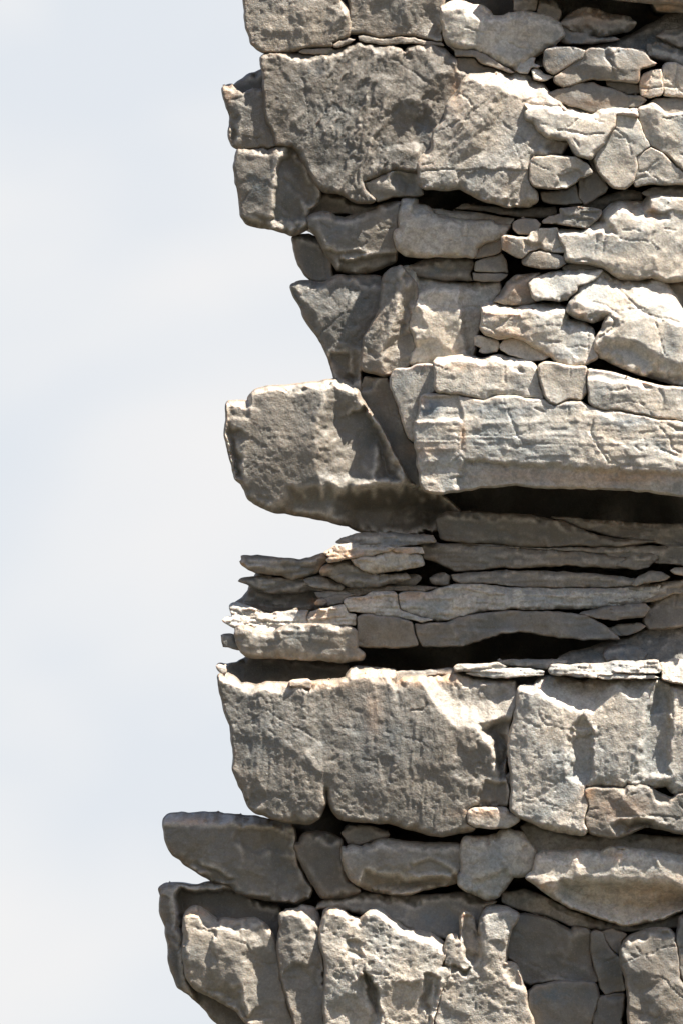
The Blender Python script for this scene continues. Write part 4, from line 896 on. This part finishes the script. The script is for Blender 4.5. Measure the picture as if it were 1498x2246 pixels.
R('boulder', 'shadowed rounded boulder right of the far left wedge boulder', [647,1852,660,1848,662,1834,675,1826,700,1825,722,1829,748,1842,748,1870,754,1900,768,1930,790,1952,760,1967,710,1967,694,1948,684,1930,672,1910,656,1880], d=-24, mat=MAT_GREY, ty=.02, b=10, ub=16, rough=.6, fa=3)
R('rock_block', 'ragged rimmed block with a dark hollow underside in the lower middle',
  [750,1856,758,1861,770,1852,780,1853,793,1857,800,1851,812,1853,820,1845,838,1837,856,1842,900,1845,930,1850,950,1848,980,1850,1007,1850,1010,1878,1008,1905,1001,1915,1000,1932,980,1937,940,1947,900,1957,860,1960,800,1947,775,1930,758,1905,751,1880],
  d=10, rims=[([752,1866,800,1863,838,1847,900,1855,1005,1860],1.0)], ty=.02, b=6, ub=18, rough=.8, fa=3, fs=40, pits=.5, lines=[[760,1900,2, 800,1915,4, 860,1925,0, 900,1935,-6],[820,1850,3, 822,1880,6, 820,1910,4],[885,1870,5, 880,1895,6, 930,1915,3, 990,1920,2],[940,1885,4, 1000,1908,3],[830,1940,-14, 900,1940,-18, 960,1932,-14]],
  patches=[([800,1912,850,1915,890,1925,950,1925,1010,1918,1010,1960,860,1975,800,1950],-22,14),([900,1890,950,1888,990,1905,985,1914,920,1912,890,1902],-8,10)])
R('stone', 'grey stone in shadow at the back of the gap above the ragged rimmed block', [750,1826,766,1812,790,1809,820,1812,850,1822,856,1834,836,1838,815,1846,790,1850,762,1850], d=-30, b=8, rough=.6)
R('rock_block', 'block with a torn left edge standing left of the long pale lower slab',
  [1014,1842,1020,1833,1040,1833,1065,1835,1090,1828,1098,1820,1110,1817,1128,1822,1142,1823,1150,1838,1160,1850,1172,1866,1170,1880,1168,1903,1150,1918,1125,1918,1115,1932,1105,1945,1090,1964,1068,1970,1040,1957,1015,1947,1002,1937,1003,1918,1010,1912,1011,1890,1009,1868],
  d=26, rims=[([1176,1884,1240,1877,1330,1868,1430,1874,1498,1886],1.0)], mat=MAT_PALE, ty=.04, b=7, ub=14, rough=.9, fa=3, fs=45, pits=.6, lines=[[1085,1838,0, 1080,1870,5, 1090,1910,6],[1150,1845,6, 1140,1870,6, 1110,1920,2]], patches=[([1045,1925,1110,1905,1130,1930,1090,1975,1040,1965],-10,16)])
R('rock_slab', 'long pale lower slab with a brown sloping underside at the lower right',
  [1174,1872,1190,1866,1215,1866,1236,1868,1250,1864,1262,1860,1275,1861,1290,1861,1315,1866,1325,1859,1340,1857,1380,1859,1425,1863,1432,1862,1460,1866,1484,1876,1498,1874,1640,1870,1640,2000,1498,1990,1450,2010,1400,2020,1360,2025,1330,2015,1290,1998,1250,1988,1225,1970,1200,1955,1178,1938,1150,1922,1168,1908],
  d=46, mat=MAT_PALE, ty=.04, b=8, ub=16, rough=.8, fa=3, fs=60,
  lines=[[1175,1935,5, 1222,1925,8, 1262,1925,8, 1330,1930,8, 1430,1932,8, 1498,1942,8],[1230,1935,-2, 1300,1975,-22, 1400,1990,-28, 1498,1975,-40],[1228,1880,4, 1226,1920,7],[1258,1868,8, 1264,1900,8, 1268,1925,6],[1355,1866,8, 1352,1900,6],[1430,1866,8, 1438,1905,8, 1470,1940,6]],
  patches=[([1232,1934,1300,1934,1400,1936,1498,1950,1640,1955,1640,2020,1420,2040,1330,2028,1270,1994,1230,1972],-30,34)], cracks=[([1330,2008,1400,2004,1450,2000],2,3),([1400,1960,1440,1955,1480,1962],3,3),([1315,1868,1316,1885],4,2)])
R('rock_slab', 'dark bluish ledge at the back of the gap above the long pale lower slab', [1140,1812,1165,1800,1190,1812,1240,1828,1300,1834,1400,1830,1500,1838,1640,1846,1640,1885,1400,1876,1180,1876,1160,1846], d=-40, mat=MAT_PALE, ty=.1, b=7, rough=.7)

# ================================================================== bottom bed
R('rock_block', 'dark flat topped rock at the far lower left set behind the two lobed blocks',
  [350,1946,362,1938,400,1940,435,1944,470,1936,520,1945,560,1975,612,1990,612,2060,606,2150,616,2250,622,2380,540,2380,500,2260,470,2240,452,2212,430,2192,392,2162,385,2145,373,2110,371,2070,364,2030,352,1995,356,1962],
  d=-44, mat=MAT_GREY, ty=.08, b=8, ub=16, rough=.9, fa=3, lines=[[358,1960,4, 385,1980,6, 388,2040,5, 398,2060,4],[398,1985,-10, 403,2040,-12],[372,2060,4, 400,2080,6, 402,2140,2]], patches=[([390,1952,440,1955,700,1960,700,2400,560,2400,430,2190,404,2120,402,2060,394,1985],-44,12)])
R('boulder', 'two lobed grey block with small sunlit crests at the lower left',
  [406,2010,412,1998,422,1990,432,1986,445,1994,458,2004,472,2014,478,2022,485,2016,500,2014,522,2017,545,2014,562,2012,580,2024,592,2038,606,2065,610,2100,614,2140,625,2180,640,2230,660,2300,662,2380,560,2380,545,2240,520,2212,470,2184,432,2168,412,2140,404,2100,405,2060],
  d=-4, rims=[([408,2014,432,1999,455,2016,478,2031],1.0),([482,2028,500,2024,560,2024],1.0)], ty=.05, b=9, ub=20, rough=.75, fa=3.5, fs=60, lines=[[412,2010,4, 412,2080,8, 420,2140,2],[470,2025,-4, 464,2070,0, 458,2120,2],[482,2024,4, 470,2060,8, 480,2120,5],[532,2020,4, 532,2080,8, 535,2160,8, 545,2220,4],[560,2120,-4, 575,2200,-2],[470,2170,-8, 520,2190,-10, 545,2230,-8]],
  patches=[([430,1984,470,2010,478,2030,450,2020,425,2002],-10,8),([500,2025,560,2014,590,2036,570,2060,530,2050],-6,18)], cracks=[([480,2020,472,2034,474,2050],7,3)])
R('rock_block', 'slender upright block with a jagged sunlit crest at the bottom left of centre',
  [612,2003,622,1998,632,1993,652,1990,660,1984,674,1986,690,1992,697,2005,703,2022,700,2040,700,2060,708,2100,711,2180,716,2380,664,2380,650,2260,640,2215,626,2170,616,2130,611,2090,612,2060,617,2030],
  d=12, rims=[([612,2012,640,2005,660,2004,690,2024,702,2052],1.0)], ty=.05, b=7, ub=14, rough=.95, fa=3.5, fs=45, pits=.8, lines=[[625,2000,3, 660,2010,6, 695,2030,4],[640,2050,6, 650,2100,7],[660,2120,-6, 690,2150,-8, 680,2190,-6]], patches=[([655,1982,692,1986,704,2020,700,2055,685,2030,665,2004],-12,12)])
R('rock_block', 'rough pitted block with two peaks and a deep notch at the bottom centre',
  [704,2035,710,2010,713,1996,722,1990,738,1989,752,1995,768,2010,788,2014,800,2006,812,1994,822,1988,835,1994,852,2010,880,2030,900,2038,944,2045,958,2058,972,2068,974,2090,964,2115,984,2118,988,2132,976,2150,962,2180,955,2210,950,2240,948,2380,718,2380,713,2200,714,2100,704,2062],
  d=28, mat=MAT_MID, rims=[([704,2045,722,2001,750,2005,786,2024],1.0),([822,1999,880,2046,945,2058,974,2086],1.1)], ty=.07, b=7, ub=10, rough=1.35, pits=1.8, fa=4.5, fs=42,
  lines=[[788,2018,-3, 786,2060,0, 790,2090,4],[772,2092,6, 778,2120,8, 770,2150,6],[800,2128,8, 830,2165,9, 832,2240,8],[802,2132,-12, 818,2165,-16, 824,2230,-12],[935,2140,6, 930,2180,-10, 935,2230,-6],[950,2140,8, 945,2220,8]],
  patches=[([758,2055,786,2055,792,2090,764,2092],-9,8),([798,2128,816,2150,831,2170,830,2238,822,2230,812,2190,800,2150],-22,7),([928,2130,962,2138,956,2175,948,2230,925,2200],-16,9),([880,2026,948,2044,974,2068,974,2086,940,2062,890,2044],-10,10)],
  cracks=[([764,2080,790,2090,782,2130],4,3),([800,2130,850,2132],3,3)])
R('rock_block', 'jagged pitted block with a finger like spike and a scoop at the bottom centre right',
  [972,2095,976,2070,982,2052,988,2046,1000,2046,1002,2056,1008,2058,1010,2040,1008,2010,1014,1998,1026,2002,1038,2010,1042,2030,1048,2052,1052,2030,1052,2010,1060,1996,1070,1988,1085,1985,1110,1988,1134,2002,1130,2016,1118,2032,1112,2050,1106,2080,1104,2104,1130,2112,1140,2140,1148,2170,1154,2205,1168,2250,1180,2380,952,2380,954,2230,964,2180,980,2140,986,2118,974,2110],
  d=30, mat=MAT_MID, rims=[([1052,2010,1070,1998,1110,1998,1132,2010],.9)], ty=.07, b=7, ub=10, rough=1.25, pits=1.5, fa=3.5, fs=42,
  patches=[([1018,2006,1048,2012,1052,2100,1040,2112,1016,2085,1014,2030],-26,12),([1020,2080,1060,2100,1050,2130,1010,2108],-6,14),([990,2116,1010,2124,1028,2120,1018,2134,990,2130],-14,5),([1105,2108,1130,2110,1145,2155,1120,2150,1106,2130],-8,10)],
  cracks=[([978,2112,995,2118,1012,2130,1028,2118],8,4),([1052,2110,1060,2090],5,3)], lines=[[1062,2010,4, 1066,2060,8, 1070,2100,6],[1100,2000,2, 1105,2050,6]])
R('boulder', 'smooth dark rounded boulder in shadow at the lower right', [1108,2092,1114,2055,1122,2034,1136,2006,1160,2006,1200,2014,1232,2030,1252,2042,1258,2030,1280,2032,1291,2040,1291,2080,1298,2120,1308,2148,1290,2152,1240,2148,1200,2148,1158,2158,1140,2140,1132,2112], d=-18, tight=True, mat=MAT_GREY, ty=-.02, b=12, ub=22, rough=.75, lf=7, fa=3, fs=80, lines=[[1250,2050,4, 1240,2100,4]])
R('boulder', 'bluish smooth stone at the bottom under the smooth dark boulder', [1156,2172,1170,2162,1200,2153,1240,2150,1262,2149,1296,2152,1306,2162,1310,2180,1306,2200,1298,2215,1290,2260,1290,2380,1185,2380,1168,2250,1158,2208], d=-2, tight=True, ty=.02, b=11, rough=.75, lf=7, fa=3, fs=80)
R('rock_block', 'leaning brown slab between the smooth dark boulder and the tall right block', [1292,2042,1300,2038,1318,2040,1326,2060,1340,2082,1358,2098,1358,2114,1366,2150,1368,2168,1345,2172,1328,2178,1312,2160,1302,2120,1294,2080], d=-6, tight=True, mat=MAT_GREY, ty=-.02, b=7, rough=.75, lf=7, fa=3)
R('rock_shard', 'small triangular rock above the leaning brown slab', [1317,2040,1340,2034,1372,2044,1360,2062,1358,2092,1342,2080,1328,2060], d=-12, tight=True, mat=MAT_GREY, b=6, rough=.75, lf=7, fa=2)
R('stone', 'dark small block below the leaning brown slab', [1310,2185,1325,2180,1345,2176,1366,2176,1364,2210,1358,2232,1366,2260,1370,2380,1294,2380,1298,2225,1306,2205], d=-8, tight=True, mat=MAT_GREY, b=7, rough=.7, fa=3, cracks=[([1312,2180,1365,2182],5,4)])
R('rock_block', 'tall bluish grey block with a forked crease near the bottom right corner',
  [1368,2056,1376,2048,1388,2044,1410,2038,1430,2034,1462,2032,1474,2044,1478,2070,1481,2100,1486,2140,1500,2160,1530,2250,1560,2380,1374,2380,1376,2250,1374,2180,1370,2140,1358,2112,1358,2078],
  d=34, ty=.04, b=9, rough=.7, fa=3, fs=60, lines=[[1368,2090,6, 1372,2110,6],[1458,2140,5, 1440,2180,8, 1424,2230,4],[1400,2170,-3, 1412,2220,-4]], patches=[([1372,2034,1420,2034,1415,2050,1376,2056],-10,8)])
R('rock_block', 'tan block at the right edge near the bottom beside the tall bluish block', [1479,2052,1488,2008,1500,2002,1640,2000,1640,2180,1500,2150,1488,2132,1484,2100], d=30, ty=.02, b=7, rough=.6, fa=3, cracks=[([1486,2075,1500,2080],3,2)])
R('rock_block', 'grey rock filling the bottom right corner of the picture', [1492,2140,1640,2186,1640,2380,1566,2380,1532,2240,1506,2160], d=6, tight=True, b=7, rough=.7)
R('rock_block', 'dark recessed rock in the shadow under the ragged rimmed block', [690,1995,705,1978,740,1962,800,1958,900,1966,960,1962,1020,1958,1060,1975,1090,1978,1062,1990,1050,2010,1046,2040,1010,2060,960,2056,900,2040,850,2012,800,2006,740,1990], d=-40, ty=.25, b=10, rough=.6)
R('rock_slab', 'black shadowed slab top in the gap under the long pale lower slab', [1100,1960,1150,1950,1200,1970,1250,1998,1330,2026,1400,2030,1500,2000,1500,2030,1380,2042,1290,2036,1252,2030,1200,2010,1140,1996,1100,1980], d=-64, mat=MAT_PALE, ty=.1, b=8, rough=.5)

# ================================================================== loose chips lying on the ledges
def scatter_chips():
    import bmesh
    dg = bpy.context.evaluated_depsgraph_get()
    rs = np.random.RandomState(11)
    vs = []; fs = []; cnt = 0
    base = np.array([(0, 0, 1), (.9, 0, .2), (-.3, .85, .1), (-.5, -.8, .15), (.4, .6, -.4), (.3, -.6, -.5), (-.8, .1, -.4)], float)
    tri = [(0, 1, 2), (0, 2, 6), (0, 6, 3), (0, 3, 1), (1, 4, 2), (2, 4, 6), (1, 5, 4), (1, 3, 5), (3, 6, 5), (4, 5, 6)]
    for k in range(30000):
        if cnt >= 900: break
        xx = rs.uniform(400, 1560); yy = rs.uniform(-20, 2260); dd = rs.uniform(-90, 110)
        o = to_world(np.array([xx]), np.array([yy]), np.array([dd]))[0]
        hit, loc, nor, idx, ob, mt = scene.ray_cast(dg, Vector(o), Vector((0, 0, -1)), distance=0.12)
        if not hit or nor.z < 0.80: continue
        if vnoise(np.array([xx / 60.0]), np.array([yy / 25.0]))[0] < -0.05: continue
        r = S * float(np.exp(rs.normal(0.55, 0.5)))
        r = min(r, S * 5.5)
        a = rs.uniform(0, 6.28); ca, sa = math.cos(a), math.sin(a)
        sc = rs.uniform(.6, 1.3, 3) * r; sc[2] *= .55
        b = (base + rs.uniform(-.18, .18, base.shape)) * sc
        bx = b[:, 0] * ca - b[:, 1] * sa; by = b[:, 0] * sa + b[:, 1] * ca
        n0 = len(vs)
        for q in range(7): vs.append((loc.x + bx[q], loc.y + by[q], loc.z + b[q, 2] + .25 * r))
        fs += [tuple(n0 + i for i in t) for t in tri]
        cnt += 1
    me = bpy.data.meshes.new('rock_chips')
    me.from_pydata(vs, [], fs)
    me.materials.append(MAT)
    for an in ('edge', 'warm', 'cool', 'rough'):
        at = me.attributes.new(an, 'FLOAT', 'POINT')
        at.data.foreach_set('value', np.full(len(vs), {'edge': .35, 'warm': .1, 'cool': 0, 'rough': .5}[an]))
    o = bpy.data.objects.new('rock_chips', me); COL.objects.link(o)
    tag(o, 'loose chips of broken rock scattered on the ledges of the cliff', 'rock chips', 'stuff')
    print('chips', cnt)
scatter_chips()

# ================================================================== ground far below
me = bpy.data.meshes.new('ground')
g = 3000.0
me.from_pydata([(-g, -g, 0), (g, -g, 0), (g, g, 0), (-g, g, 0)], [], [(0, 1, 2, 3)])
me.materials.append(ground_material())
go = bpy.data.objects.new('ground', me)
COL.objects.link(go)
go['kind'] = 'structure'
